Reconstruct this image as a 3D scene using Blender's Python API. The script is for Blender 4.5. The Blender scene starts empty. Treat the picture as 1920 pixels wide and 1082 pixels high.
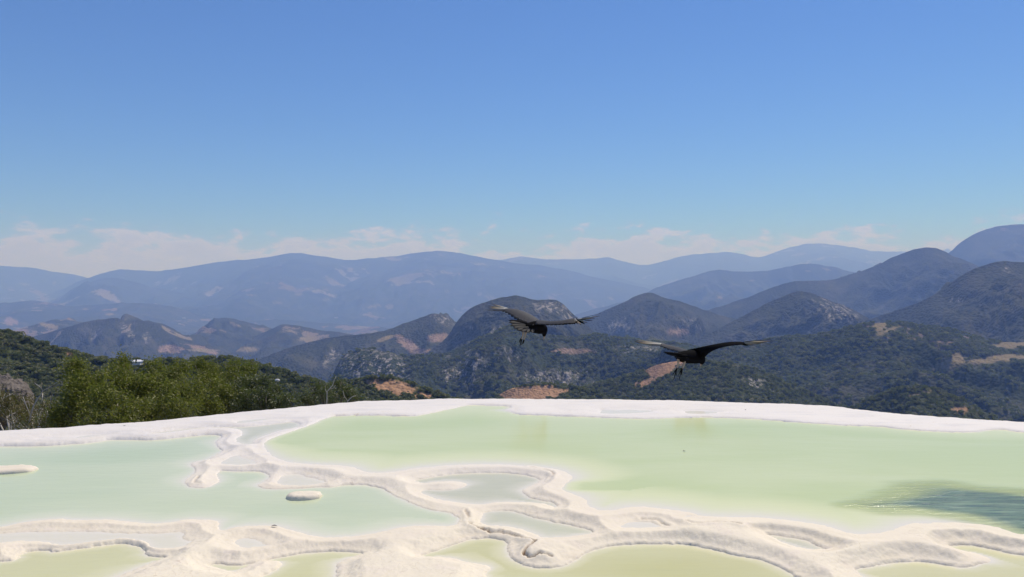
import bpy, math, random
import numpy as np
from mathutils import Vector, Matrix

random.seed(4)
rng = np.random.default_rng(4)
sc = bpy.context.scene
C = sc.collection
R = math.radians

# ------------------------------------------------------------------ camera, light, exposure
F = 1507.0                     # focal length in pixels of the 1920 px wide photograph
HOR = 530.0                    # horizon row
CAM = Vector((0.0, 0.0, 1.7))
PITCH = math.atan((541.0 - HOR) / F)
cam_d = bpy.data.cameras.new('camera')
cam = bpy.data.objects.new('camera', cam_d)
C.objects.link(cam)
cam_d.sensor_width = 36.0
cam_d.lens = 36.0 * F / 1920.0
cam_d.clip_start = 0.05
cam_d.clip_end = 200000.0
cam.location = CAM
cam.rotation_euler = (R(90) - PITCH, 0, 0)
sc.camera = cam

SUN_EL, SUN_AZ = R(56), R(38)          # azimuth clockwise from +Y (the viewing direction)
S = Vector((math.sin(SUN_AZ) * math.cos(SUN_EL), math.cos(SUN_AZ) * math.cos(SUN_EL), math.sin(SUN_EL)))
sun_d = bpy.data.lights.new('sun', 'SUN')
sun_d.energy = 4.1
sun_d.angle = R(0.53)
sun_d.color = (1.0, 0.93, 0.84)
sun = bpy.data.objects.new('sun', sun_d)
sun.rotation_euler = S.to_track_quat('Z', 'Y').to_euler()
sun.location = (0, 0, 50)
C.objects.link(sun)

world = bpy.data.worlds.new('World')
sc.world = world
world.use_nodes = True
SKY_STRENGTH = 0.09

sc.view_settings.view_transform = 'Standard'
sc.view_settings.look = 'None'
sc.view_settings.gamma = 1.0
sc.view_settings.use_curve_mapping = False
sc.view_settings.exposure = 0.0
sc.cycles.use_denoising = True
sc.cycles.max_bounces = 6
sc.cycles.diffuse_bounces = 4
sc.cycles.glossy_bounces = 2
sc.cycles.transmission_bounces = 2
sc.cycles.volume_bounces = 2
sc.cycles.transparent_max_bounces = 6
sc.cycles.caustics_reflective = False
sc.cycles.caustics_refractive = False


# ------------------------------------------------------------------ node helper
class NT:
    def __init__(self, tree):
        self.t = tree
        tree.nodes.clear()

    def n(self, typ, ins=None, **props):
        nd = self.t.nodes.new(typ)
        for k, v in props.items():
            setattr(nd, k, v)
        for k, v in (ins or {}).items():
            self.set(nd, k, v)
        return nd

    def set(self, nd, k, v):
        sock = nd.inputs[k]
        if isinstance(v, bpy.types.NodeSocket):
            self.t.links.new(v, sock)
        elif isinstance(v, bpy.types.Node):
            self.t.links.new(v.outputs[0], sock)
        else:
            if isinstance(v, (tuple, list)) and len(v) == 3 and sock.type == 'RGBA':
                v = (*v, 1.0)
            sock.default_value = v

    def math(self, op, a, b=0.0, c=None, clamp=False):
        nd = self.n('ShaderNodeMath', {0: a, 1: b}, operation=op, use_clamp=clamp)
        if c is not None:
            self.set(nd, 2, c)
        return nd.outputs[0]

    def mix(self, f, a, b, blend='MIX'):
        nd = self.n('ShaderNodeMix', data_type='RGBA', blend_type=blend)
        self.set(nd, 0, f)
        self.set(nd, 6, a)
        self.set(nd, 7, b)
        return nd.outputs[2]

    def ramp(self, f, stops, interp='LINEAR'):
        nd = self.n('ShaderNodeValToRGB', {0: f})
        cr = nd.color_ramp
        cr.interpolation = interp
        while len(cr.elements) < len(stops):
            cr.elements.new(0.5)
        for e, (p, c) in zip(cr.elements, stops):
            e.position = p
            e.color = (c, c, c, 1) if isinstance(c, (int, float)) else (*c, 1)
        return nd.outputs[0]

    def noise(self, vec, scale, detail=4, rough=0.55, dist=0.0):
        nd = self.n('ShaderNodeTexNoise', {'Scale': scale, 'Detail': detail, 'Roughness': rough, 'Distortion': dist})
        if vec is not None:
            self.set(nd, 'Vector', vec)
        return nd.outputs[0]

    def sstep(self, x, lo, hi):
        nd = self.n('ShaderNodeMapRange', {0: x, 1: lo, 2: hi, 3: 0.0, 4: 1.0}, interpolation_type='SMOOTHSTEP')
        return nd.outputs[0]

    def attr(self, name):
        return self.n('ShaderNodeAttribute', attribute_name=name, attribute_type='GEOMETRY').outputs['Fac']


def new_mat(name):
    m = bpy.data.materials.new(name)
    m.use_nodes = True
    return m, NT(m.node_tree)


def simple_mat(name, col, rough=0.6, var=0.25, scale=20.0, bump=0.0, spec=0.5):
    m, t = new_mat(name)
    co = t.n('ShaderNodeTexCoord').outputs['Object']
    nz = t.noise(co, scale)
    c = t.mix(nz, tuple(x * (1 - var) for x in col), tuple(min(1, x * (1 + var)) for x in col))
    p = t.n('ShaderNodeBsdfPrincipled', {'Base Color': c, 'Roughness': rough, 'Specular IOR Level': spec})
    if bump:
        b = t.n('ShaderNodeBump', {'Strength': 0.6, 'Distance': bump, 'Height': nz})
        t.set(p, 'Normal', b)
    t.n('ShaderNodeOutputMaterial', {0: p})
    return m


# ------------------------------------------------------------------ sky with the low cloud bank
w = NT(world.node_tree)
skyn = w.n('ShaderNodeTexSky', sky_type='NISHITA')
skyn.sun_disc = False
skyn.sun_elevation = SUN_EL
skyn.sun_rotation = SUN_AZ
skyn.altitude = 1700
skyn.air_density = 1.0
skyn.dust_density = 0.0
skyn.ozone_density = 3.0
gen = w.n('ShaderNodeTexCoord').outputs['Generated']
sep = w.n('ShaderNodeSeparateXYZ', {0: gen})
el = w.math('ARCSINE', sep.outputs[2])
az = w.math('ARCTAN2', sep.outputs[0], sep.outputs[1])
cv = w.n('ShaderNodeCombineXYZ', {0: az, 1: w.math('MULTIPLY', el, 2.3), 2: 0.37}).outputs[0]
n_big = w.noise(cv, 5.0, 3, 0.5)
n_puff = w.noise(cv, 16.0, 6, 0.58)
n_fine = w.noise(cv, 55.0, 5, 0.6)
puffn = w.math('ADD', w.math('MULTIPLY', n_puff, 0.78), w.math('MULTIPLY', n_fine, 0.22))
# upper limit of the bank wanders a little with azimuth
lim = w.math('ADD', w.math('MULTIPLY', n_big, 0.055), 0.034)
h = w.math('SUBTRACT', el, lim)
thr = w.math('ADD', w.math('MULTIPLY', h, 5.5), 0.52)
cum = w.sstep(w.math('SUBTRACT', puffn, thr), -0.03, 0.09)
bank = w.sstep(w.math('MULTIPLY', h, -1.0), -0.012, 0.03)
bank = w.math('MULTIPLY', bank, w.math('ADD', w.math('MULTIPLY', n_puff, 1.6), -0.05, clamp=True))
cmask = w.math('MAXIMUM', w.math('MULTIPLY', cum, 0.8), w.math('MULTIPLY', bank, 0.30))
below = w.sstep(el, -0.12, -0.02)
cmask = w.math('MULTIPLY', cmask, below)
shade = w.sstep(w.math('SUBTRACT', puffn, thr), 0.0, 0.16)
ccol = w.mix(w.math('MULTIPLY', cum, w.math('SUBTRACT', 1.0, w.math('MULTIPLY', shade, 0.55))), (4.1, 4.5, 8.2), (9.0, 8.9, 12.5))
skytint = w.mix(1.0, skyn.outputs[0], (0.55, 0.86, 1.33), 'MULTIPLY')
skyc = w.mix(cmask, skytint, ccol)
bg = w.n('ShaderNodeBackground', {0: skyc, 1: SKY_STRENGTH})
w.n('ShaderNodeOutputWorld', {0: bg})


# ------------------------------------------------------------------ projection helpers (placing things at real distances)
cp, sp_ = math.cos(PITCH), math.sin(PITCH)


def ray(px, py):
    x = (px - 960.0) / F
    b = -(py - 541.0) / F
    return np.array([x, cp + b * sp_, -sp_ + b * cp])


def at(px, py, Y):
    r = ray(px, py)
    return Vector((r[0] / r[1] * Y, Y, CAM.z + r[2] / r[1] * Y))


def onplane(px, py, z):
    r = ray(px, py)
    k = (z - CAM.z) / r[2]
    return (r[0] * k, r[1] * k)


def project(x, y, z):
    dz = z - CAM.z
    yy = y * cp - dz * sp_
    zz = y * sp_ + dz * cp
    return 960 + F * x / yy, 541 - F * zz / yy


# ------------------------------------------------------------------ numpy noise
def _h(ix, iy, seed):
    a = (ix.astype(np.int64) * 374761393 + iy.astype(np.int64) * 668265263 + seed * 1442695041) & 0xFFFFFFFF
    a = ((a ^ (a >> 13)) * 1274126177) & 0xFFFFFFFF
    a = (a ^ (a >> 16)) & 0xFFFFFFFF
    return a / 4294967295.0


def vnoise(x, y, seed=0):
    x = np.asarray(x, float)
    y = np.asarray(y, float)
    ix, iy = np.floor(x), np.floor(y)
    fx, fy = x - ix, y - iy
    fx = fx * fx * fx * (fx * (fx * 6 - 15) + 10)
    fy = fy * fy * fy * (fy * (fy * 6 - 15) + 10)
    a, b = _h(ix, iy, seed), _h(ix + 1, iy, seed)
    c, d = _h(ix, iy + 1, seed), _h(ix + 1, iy + 1, seed)
    return (a * (1 - fx) + b * fx) * (1 - fy) + (c * (1 - fx) + d * fx) * fy * 1.0


def fbm(x, y, seed=0, octv=5, gain=0.5):
    s, a, t = 0.0, 1.0, 0.0
    for i in range(octv):
        s = s + a * (vnoise(x * 2 ** i + 17.3 * i, y * 2 ** i - 9.1 * i, seed + i) - 0.5) * 2
        t += a
        a *= gain
    return s / t


def ridged(x, y, seed=0, octv=5, gain=0.5):
    s, a, t = 0.0, 1.0, 0.0
    for i in range(octv):
        s = s + a * (1 - np.abs(2 * vnoise(x * 2 ** i + 31.7 * i, y * 2 ** i + 5.3 * i, seed + i) - 1))
        t += a
        a *= gain
    return s / t


def sstep(x, a, b):
    t = np.clip((x - a) / (b - a), 0, 1)
    return t * t * (3 - 2 * t)


# ------------------------------------------------------------------ mesh helpers
def mesh_np(name, V, Fc, mat, attrs=None, smooth=True, parent=None):
    me = bpy.data.meshes.new(name)
    V = np.ascontiguousarray(V, dtype=np.float32)
    Fc = np.ascontiguousarray(Fc, dtype=np.int32)
    k = Fc.shape[1]
    me.vertices.add(len(V))
    me.vertices.foreach_set('co', V.ravel())
    me.loops.add(Fc.size)
    me.loops.foreach_set('vertex_index', Fc.ravel())
    me.polygons.add(len(Fc))
    me.polygons.foreach_set('loop_start', np.arange(0, Fc.size, k, dtype=np.int32))
    me.update(calc_edges=True)
    me.polygons.foreach_set('use_smooth', np.full(len(Fc), smooth))
    for an, av in (attrs or {}).items():
        a = me.attributes.new(an, 'FLOAT', 'POINT')
        a.data.foreach_set('value', np.ascontiguousarray(av, dtype=np.float32).ravel())
    if mat:
        me.materials.append(mat)
    o = bpy.data.objects.new(name, me)
    C.objects.link(o)
    if parent:
        o.parent = parent
    return o


def grid_faces(nr, nc):
    i = np.arange(nr * nc).reshape(nr, nc)
    return np.stack([i[:-1, :-1], i[:-1, 1:], i[1:, 1:], i[1:, :-1]], -1).reshape(-1, 4)


def structure(o):
    o['kind'] = 'structure'
    return o


def tag(o, label, cat, group=None, kind=None):
    if label:
        o['label'] = label
    if cat:
        o['category'] = cat
    if group:
        o['group'] = group
    if kind:
        o['kind'] = kind
    return o


def empty(name, loc):
    o = bpy.data.objects.new(name, None)
    C.objects.link(o)
    o.location = loc
    o.empty_display_size = 0.1
    return o


class MB:
    """collects raw polygons in world coordinates; build() makes one mesh object"""

    def __init__(s):
        s.v, s.f = [], []

    def add(s, vs, fs):
        b = len(s.v)
        s.v += [tuple(v) for v in vs]
        s.f += [tuple(b + i for i in f) for f in fs]

    def tube(s, pts, rad, n=6, flat=None):
        """rings round a polyline; rad: list of radii or (a, b) pairs with flat = axis of a"""
        pts = [Vector(p) for p in pts]
        rings = []
        up = Vector((0, 0, 1)) if flat is None else Vector(flat)
        for i, p in enumerate(pts):
            d = (pts[min(i + 1, len(pts) - 1)] - pts[max(i - 1, 0)]).normalized()
            a = (up - d * up.dot(d))
            if a.length < 1e-4:
                a = Vector((1, 0, 0)) - d * d.x
            a.normalize()
            b = d.cross(a)
            r = rad[i]
            ra, rb = r if isinstance(r, tuple) else (r, r)
            rings.append([p + a * (ra * math.cos(2 * math.pi * k / n)) + b * (rb * math.sin(2 * math.pi * k / n)) for k in range(n)])
        vs = [v for rg in rings for v in rg]
        fs = []
        for i in range(len(rings) - 1):
            for k in range(n):
                fs.append((i * n + k, i * n + (k + 1) % n, (i + 1) * n + (k + 1) % n, (i + 1) * n + k))
        fs.append(tuple(range(n))[::-1])
        fs.append(tuple((len(rings) - 1) * n + k for k in range(n)))
        s.add(vs, fs)

    def build(s, name, mat, parent=None, smooth=True, origin=None):
        me = bpy.data.meshes.new(name)
        o0 = Vector(origin) if origin is not None else (parent.matrix_world.translation if False else Vector((0, 0, 0)))
        me.from_pydata([Vector(v) - o0 for v in s.v], [], s.f)
        me.update()
        me.polygons.foreach_set('use_smooth', [smooth] * len(me.polygons))
        me.materials.append(mat)
        o = bpy.data.objects.new(name, me)
        C.objects.link(o)
        if parent:
            o.parent = parent
        return o


def smooth_poly(pts, closed=True, sub=6):
    P = np.array(pts, float)
    n = len(P)
    out = []
    rngi = range(n) if closed else range(n - 1)
    for i in rngi:
        if closed:
            p0, p1, p2, p3 = P[(i - 1) % n], P[i], P[(i + 1) % n], P[(i + 2) % n]
        else:
            p0, p1, p2, p3 = P[max(i - 1, 0)], P[i], P[i + 1], P[min(i + 2, n - 1)]
        for k in range(sub):
            t = k / sub
            q = 0.5 * ((2 * p1) + (-p0 + p2) * t + (2 * p0 - 5 * p1 + 4 * p2 - p3) * t * t + (-p0 + 3 * p1 - 3 * p2 + p3) * t ** 3)
            out.append(q)
    if not closed:
        out.append(P[-1])
    return np.array(out)


# ================================================================== MATERIALS OF THE TERRACE
def travertine_mat():
    m, t = new_mat('travertine')
    co = t.n('ShaderNodeTexCoord').outputs['Object']
    big = t.noise(co, 0.8, 4, 0.55)
    mid = t.noise(co, 6.0, 5, 0.6)
    fine = t.noise(co, 70.0, 4, 0.65)
    c = t.mix(t.sstep(big, 0.35, 0.65), (0.79, 0.70, 0.55), (0.82, 0.735, 0.57))
    c = t.mix(t.math('MULTIPLY', t.sstep(mid, 0.5, 0.72), 0.35), c, (0.77, 0.66, 0.57))
    c = t.mix(t.math('MULTIPLY', t.sstep(fine, 0.55, 0.8), 0.18), c, (0.62, 0.55, 0.45))
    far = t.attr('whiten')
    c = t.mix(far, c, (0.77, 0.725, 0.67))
    c = t.mix(t.math('MULTIPLY', t.math('MULTIPLY', far, t.sstep(t.noise(t.n('ShaderNodeMapping', {0: co, 3: (0.8, 3.2, 1.0)}).outputs[0], 1.6, 5, 0.6), 0.48, 0.68)), 0.55), c, (0.62, 0.60, 0.585))  # grey streaks paint the shading of ridge lines on the far rim
    vc = t.n('ShaderNodeTexVoronoi', {'Vector': t.n('ShaderNodeTexNoise', {'Vector': co, 'Scale': 2.2, 'Detail': 3.0}).outputs[1], 'Scale': 9.0}, feature='DISTANCE_TO_EDGE').outputs[0]
    ck = t.math('MULTIPLY', t.math('LESS_THAN', vc, 0.012), t.sstep(big, 0.5, 0.62))
    c = t.mix(t.math('MULTIPLY', ck, 0.4), c, (0.48, 0.37, 0.25))
    c = t.mix(t.attr('stain'), c, (0.60, 0.50, 0.34))
    c = t.mix(t.attr('crack'), c, (0.16, 0.10, 0.06))
    vor = t.n('ShaderNodeTexVoronoi', {'Vector': co, 'Scale': 42.0, 'Randomness': 1.0}).outputs[0]
    hgt = t.math('ADD', t.math('MULTIPLY', fine, 0.6), t.math('MULTIPLY', vor, 0.4))
    hgt = t.math('ADD', hgt, t.math('MULTIPLY', mid, 1.2))
    b = t.n('ShaderNodeBump', {'Strength': 0.34, 'Distance': 0.007, 'Height': hgt})
    p = t.n('ShaderNodeBsdfPrincipled', {'Base Color': c, 'Roughness': 0.72, 'Specular IOR Level': 0.3, 'Normal': b})
    t.n('ShaderNodeOutputMaterial', {0: p})
    return m


def water_mat(name, deep, shallow, k=9.0, dark_patch=False):
    m, t = new_mat(name)
    co = t.n('ShaderNodeTexCoord').outputs['Object']
    d = t.attr('depth')
    milky = t.math('SUBTRACT', 1.0, t.math('EXPONENT', t.math('MULTIPLY', d, -k * 4.0)))
    cf = t.sstep(d, 0.02, 0.36)
    mp = t.n('ShaderNodeMapping', {0: co, 3: (0.35, 0.9, 1.0)})
    cloudy = t.noise(mp.outputs[0], 0.9, 4, 0.5, 0.6)
    c = t.mix(cf, shallow, deep)
    c = t.mix(t.math('MULTIPLY', t.sstep(cloudy, 0.38, 0.7), 0.45), c, tuple(0.5 * a + 0.5 * b for a, b in zip(shallow, (0.68, 0.71, 0.45))))
    c = t.mix(milky, (0.80, 0.74, 0.61), c)
    rip = t.noise(t.n('ShaderNodeMapping', {0: co, 3: (2.2, 7.0, 1.0)}).outputs[0], 1.6, 4, 0.55)
    bs = 0.03
    if dark_patch:
        hl = t.attr('dark_patch')
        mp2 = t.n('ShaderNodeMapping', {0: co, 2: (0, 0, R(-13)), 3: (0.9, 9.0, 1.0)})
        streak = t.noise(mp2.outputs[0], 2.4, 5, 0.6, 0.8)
        hc = t.mix(t.sstep(streak, 0.35, 0.72), (0.07, 0.135, 0.11), (0.24, 0.34, 0.23))  # darker streaked water colour inside the patch outline
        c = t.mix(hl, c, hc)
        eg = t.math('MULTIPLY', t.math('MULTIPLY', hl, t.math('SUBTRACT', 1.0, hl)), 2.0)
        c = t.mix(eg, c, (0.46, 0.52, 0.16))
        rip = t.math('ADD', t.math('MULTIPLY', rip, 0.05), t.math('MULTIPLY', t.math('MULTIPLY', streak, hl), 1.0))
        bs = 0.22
    b = t.n('ShaderNodeBump', {'Strength': 1.0, 'Distance': bs * 0.14 if dark_patch else 0.003, 'Height': rip})
    df = t.n('ShaderNodeBsdfDiffuse', {'Color': c})
    body = df
    gl = t.n('ShaderNodeBsdfGlossy', {'Color': (1, 1, 1), 'Roughness': 0.14, 'Normal': b})
    fr = t.n('ShaderNodeFresnel', {'IOR': 1.33, 'Normal': b})
    s = t.n('ShaderNodeMixShader', {0: t.math('MULTIPLY', fr.outputs[0], 0.7), 1: body, 2: gl})
    t.n('ShaderNodeOutputMaterial', {0: s})
    return m


TRAV = travertine_mat()
W_GREEN = water_mat('green_spring_water', (0.575, 0.635, 0.31), (0.74, 0.75, 0.42), 9, dark_patch=True)
W_TEAL = water_mat('teal_spring_water', (0.54, 0.61, 0.39), (0.68, 0.70, 0.50), 10)
W_GREY = water_mat('grey_spring_water', (0.48, 0.49, 0.33), (0.62, 0.60, 0.44), 9)
W_PALE = water_mat('pale_spring_water', (0.66, 0.62, 0.45), (0.74, 0.69, 0.53), 6)
W_YELLOW = water_mat('yellow_spring_water', (0.56, 0.54, 0.25), (0.70, 0.66, 0.40), 10)


# ================================================================== POOLS (traced, laid on the terrace plane)
def z1(l):
    return [(x / 3, 740 + y / 3) for x, y in l]


def z2(l):
    return [(640 + x / 3, 740 + y / 3) for x, y in l]


def z3(l):
    return [(1280 + x / 3, 740 + y / 3) for x, y in l]


POOLS = []   # (level, depth, soft width, material, pixel polygon)
POOLS.append((-0.03, 0.34, 0.30, W_TEAL,
    z1([(-900, 300), (0, 288), (170, 288), (340, 281), (500, 269), (620, 252), (740, 252), (860, 253), (1000, 241), (1150, 226), (1240, 228),
        (1262, 242), (1240, 262), (1225, 275), (1240, 300), (1262, 318), (1240, 340), (1180, 368), (1110, 383), (1090, 405), (1110, 430),
        (1095, 455), (1060, 480), (1052, 505), (1080, 520), (1150, 522), (1205, 505), (1217, 480), (1210, 450), (1240, 428), (1330, 432),
        (1400, 430), (1470, 432), (1510, 445), (1530, 465), (1512, 490), (1465, 510), (1475, 526), (1560, 532), (1680, 527), (1780, 520), (1850, 520)])
    + z2([(0, 510), (100, 505), (160, 510), (240, 530), (290, 560), (350, 590), (430, 622), (500, 645), (600, 660), (650, 680), (672, 705),
          (660, 735), (600, 745), (500, 745), (400, 745), (330, 755), (250, 775), (150, 795), (60, 808)])
    + z1([(1920, 808), (1850, 812), (1750, 803), (1660, 785), (1600, 765), (1540, 748), (1440, 743), (1330, 752), (1270, 772), (1225, 768), (1215, 735),
          (1180, 715), (1060, 710), (950, 725), (820, 732), (700, 720), (600, 712), (450, 712), (300, 708), (180, 718), (60, 742), (0, 752), (-900, 800)])))
POOLS.append((-0.03, 0.06, 0.30, W_PALE,
    z1([(1575, 452), (1680, 440), (1760, 462), (1840, 482), (1842, 495), (1780, 508), (1690, 516), (1600, 512), (1545, 500), (1550, 470)])))
POOLS.append((-0.012, 0.14, 0.22, W_GREY,
    z1([(800, 222), (900, 205), (1050, 186), (1200, 178), (1400, 176), (1550, 160), (1640, 150), (1690, 158), (1712, 172), (1690, 190), (1600, 205),
        (1500, 235), (1440, 262), (1440, 282), (1370, 283), (1325, 270), (1320, 250), (1345, 225), (1300, 200), (1200, 196), (1100, 204), (950, 222), (830, 230)])))
POOLS.append((-0.012, 0.08, 0.22, W_PALE,
    z1([(60, 262), (150, 250), (280, 227), (420, 218), (560, 214), (690, 216), (660, 228), (560, 240), (400, 256), (250, 264), (100, 270)])))
POOLS.append((0.0, 0.06, 0.2, W_PALE, z1([(1290, 152), (1350, 137), (1450, 128), (1580, 126), (1540, 140), (1440, 156), (1330, 165)])))
POOLS.append((-0.012, 0.05, 0.25, W_PALE,
    z1([(1365, 335), (1385, 352), (1465, 370), (1462, 388), (1400, 396), (1280, 396), (1220, 388), (1250, 365), (1300, 345)])))
POOLS.append((0.0, 0.42, 0.9, W_GREEN,
    z1([(1870, 120), (1800, 142), (1740, 170), (1640, 205), (1540, 240), (1480, 275), (1470, 310), (1490, 340), (1530, 370), (1600, 390), (1720, 403)])
    + z2([(0, 412), (100, 445), (220, 452), (350, 438), (450, 422), (560, 413), (700, 406), (850, 403), (1000, 410), (1150, 425), (1230, 450), (1270, 480),
          (1245, 510), (1225, 540), (1260, 570), (1325, 600), (1360, 640), (1420, 665), (1560, 665), (1700, 648)])
    + z3([(0, 675), (0, 690), (150, 705), (350, 708), (550, 720), (750, 750), (900, 790), (1020, 805), (1150, 800), (1250, 780), (1320, 750), (1450, 742),
          (1600, 742), (1750, 760), (1920, 805), (2900, 930), (2900, 330), (2200, 235), (1920, 212), (1800, 195), (1700, 198), (1600, 210), (1400, 205), (1250, 195),
          (1100, 178), (900, 172), (650, 155), (450, 140), (250, 130)])
    + z2([(1920, 128), (1700, 135), (1500, 130), (1300, 122), (1100, 115), (1000, 110), (970, 95), (975, 78), (940, 65), (800, 58), (700, 58), (620, 76),
          (480, 106), (380, 120), (150, 115), (0, 118)])))
POOLS.append((-0.03, 0.22, 0.25, W_GREY,
    z2([(400, 482), (480, 466), (590, 448), (700, 440), (850, 436), (950, 438), (1060, 455), (1120, 472), (1140, 488), (1110, 512), (1060, 535),
        (1040, 552), (1070, 578), (1130, 592), (1200, 605), (1235, 632), (1200, 650), (1120, 625), (1000, 615), (900, 612), (800, 622), (700, 618),
        (600, 605), (520, 590), (460, 570), (440, 548), (480, 534), (560, 536), (640, 530), (690, 513), (640, 497), (540, 498), (460, 506), (410, 498)])))
POOLS.append((-0.04, 0.20, 0.22, W_GREY,
    z2([(790, 665), (850, 652), (940, 650), (1020, 665), (1100, 692), (1200, 712), (1300, 735), (1380, 750), (1430, 775), (1420, 792), (1350, 805),
        (1240, 815), (1130, 815), (1060, 795), (980, 765), (900, 750), (800, 745), (770, 725), (775, 690)])))
POOLS.append((-0.02, 0.03, 0.3, W_PALE,
    z2([(1530, 735), (1570, 712), (1650, 700), (1750, 705), (1810, 722), (1850, 742), (1800, 755), (1650, 760), (1560, 755)])))
POOLS.append((-0.05, 0.16, 0.22, W_GREY,
    z3([(445, 783), (520, 785), (620, 800), (700, 815), (770, 845), (850, 873), (840, 888), (760, 895), (650, 880), (560, 855), (480, 820)])))
POOLS.append((-0.06, 0.38, 0.25, W_YELLOW,
    z2([(440, 905), (500, 885), (600, 850), (700, 815), (800, 805), (880, 810), (945, 835), (955, 880), (965, 920), (1020, 950), (1120, 973), (1220, 965),
        (1300, 930), (1360, 890), (1500, 850), (1700, 835), (1920, 840)])
    + z3([(150, 865), (300, 900), (450, 930), (580, 985), (660, 1030), (760, 1120), (700, 1500)])
    + z2([(1400, 1500), (860, 1400), (790, 1050), (802, 990), (760, 966), (680, 955), (620, 936), (540, 925), (460, 925)])))
POOLS.append((-0.06, 0.36, 0.3, W_YELLOW,
    z1([(-700, 960), (0, 935), (60, 915), (150, 882), (250, 872), (320, 880), (420, 868), (560, 848), (680, 835), (780, 850), (830, 880), (850, 905),
        (940, 915), (930, 935), (850, 970), (740, 1015), (650, 1055), (500, 1120), (300, 1400), (-700, 1500)])))
POOLS.append((-0.042, 0.07, 0.3, W_PALE,
    z1([(-700, 800), (0, 775), (170, 765), (300, 762), (500, 762), (700, 772), (850, 775), (1000, 768), (1045, 772), (1050, 795), (1070, 812), (1110, 815),
        (1080, 840), (1000, 865), (900, 872), (840, 860), (790, 830), (700, 815), (560, 828), (400, 848), (300, 850), (220, 838), (100, 832), (0, 840), (-700, 880)])))
POOLS.append((-0.042, 0.05, 0.25, W_PALE,
    z1([(1285, 840), (1310, 812), (1380, 798), (1440, 800), (1500, 818), (1530, 845), (1500, 858), (1420, 868), (1340, 868)])))
POOLS.append((-0.06, 0.34, 0.25, W_YELLOW,
    z1([(1215, 945), (1320, 958), (1420, 945), (1550, 915), (1700, 890), (1850, 880), (1980, 885), (2070, 892), (2050, 912), (1960, 942), (1925, 975),
        (1915, 1060), (1900, 1400), (1400, 1400), (1380, 1090), (1440, 1040), (1530, 985), (1540, 960), (1500, 948), (1430, 968), (1350, 1010), (1270, 1015),
        (1180, 990), (1150, 965)])))
POOLS.append((-0.055, 0.26, 0.45, W_YELLOW,
    z3([(1500, 845), (1600, 840), (1700, 857), (1800, 877), (1920, 897), (2800, 1010), (2800, 1600), (900, 1600), (960, 1120), (955, 1040), (950, 990), (1000, 970),
        (1150, 942), (1280, 930), (1400, 942), (1500, 960), (1580, 966), (1640, 945), (1610, 915), (1510, 887), (1480, 862)])))
POOLS.append((0.0, 0.05, 0.25, W_PALE,
    z2([(1440, 77), (1600, 71), (1720, 78), (1800, 92), (1700, 107), (1560, 112), (1440, 108), (1425, 90)])))
POOLS.append((0.0, 0.04, 0.25, W_PALE, z3([(-30, 92), (20, 84), (120, 80), (220, 92), (250, 100), (150, 112), (20, 110)])))


def sdf(P, x, y):
    """signed distance to closed polygon P (negative inside) for flat arrays"""
    d2 = np.full(x.shape, 1e9)
    ins = np.zeros(x.shape, bool)
    n = len(P)
    for i in range(n):
        ax, ay = P[i]
        bx, by = P[(i + 1) % n]
        ex, ey = bx - ax, by - ay
        L = ex * ex + ey * ey + 1e-12
        wx, wy = x - ax, y - ay
        t = np.clip((wx * ex + wy * ey) / L, 0, 1)
        dx, dy = wx - ex * t, wy - ey * t
        np.minimum(d2, dx * dx + dy * dy, out=d2)
        if ay != by:
            cr = (ay > y) != (by > y)
            xi = ex * (y - ay) / (by - ay) + ax
            ins ^= cr & (x < xi)
    d = np.sqrt(d2)
    return np.where(ins, -d, d)


EDGE = [(-500, 845), (-200, 815), (0, 806), (60, 803), (120, 801), (160, 797), (200, 794), (300, 787), (400, 778), (500, 768), (600, 758), (680, 751), (800, 748), (900, 747),
        (1000, 747), (1140, 748), (1280, 750), (1400, 754), (1500, 757), (1560, 761), (1620, 768), (1700, 775), (1800, 783), (1920, 790), (2100, 802), (2400, 830)]
EDGE_Z = 0.02
ex = np.array([e[0] for e in EDGE], float)
ey = np.array([e[1] for e in EDGE], float)

NC, NR, NX = 1300, 430, 14
U = np.linspace(-0.92, 0.92, NC)
pxU = 960 + F * U
edge_px = np.interp(pxU, ex, ey) + 1.0 * fbm(pxU / 60, pxU * 0 + 3, 5, 4) + 0.7 * fbm(pxU / 14, pxU * 0 + 8, 6, 3)
Ye = np.array([onplane(960, p, EDGE_Z)[1] for p in edge_px])
Y0 = 3.4
tt = np.linspace(0, 1, NR)[:, None]
Yg = 1.0 / ((1 - tt) / Y0 + tt / Ye[None, :])
Xg = U[None, :] * Yg
X, Y = Xg.ravel(), Yg.ravel()
npt = X.size
jag = 0.012 * fbm(X * 7, Y * 7, 11, 3) + 0.013 * fbm(X * 26, Y * 26, 12, 3) + 0.010 * (ridged(X * 55, Y * 55, 13, 2) - 0.6)
Hr = np.full(npt, -0.16)
dmin = np.full(npt, 5.0)
nw = np.full(npt, 1e-3)
nl = np.full(npt, -0.05e-3)
data = []
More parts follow.
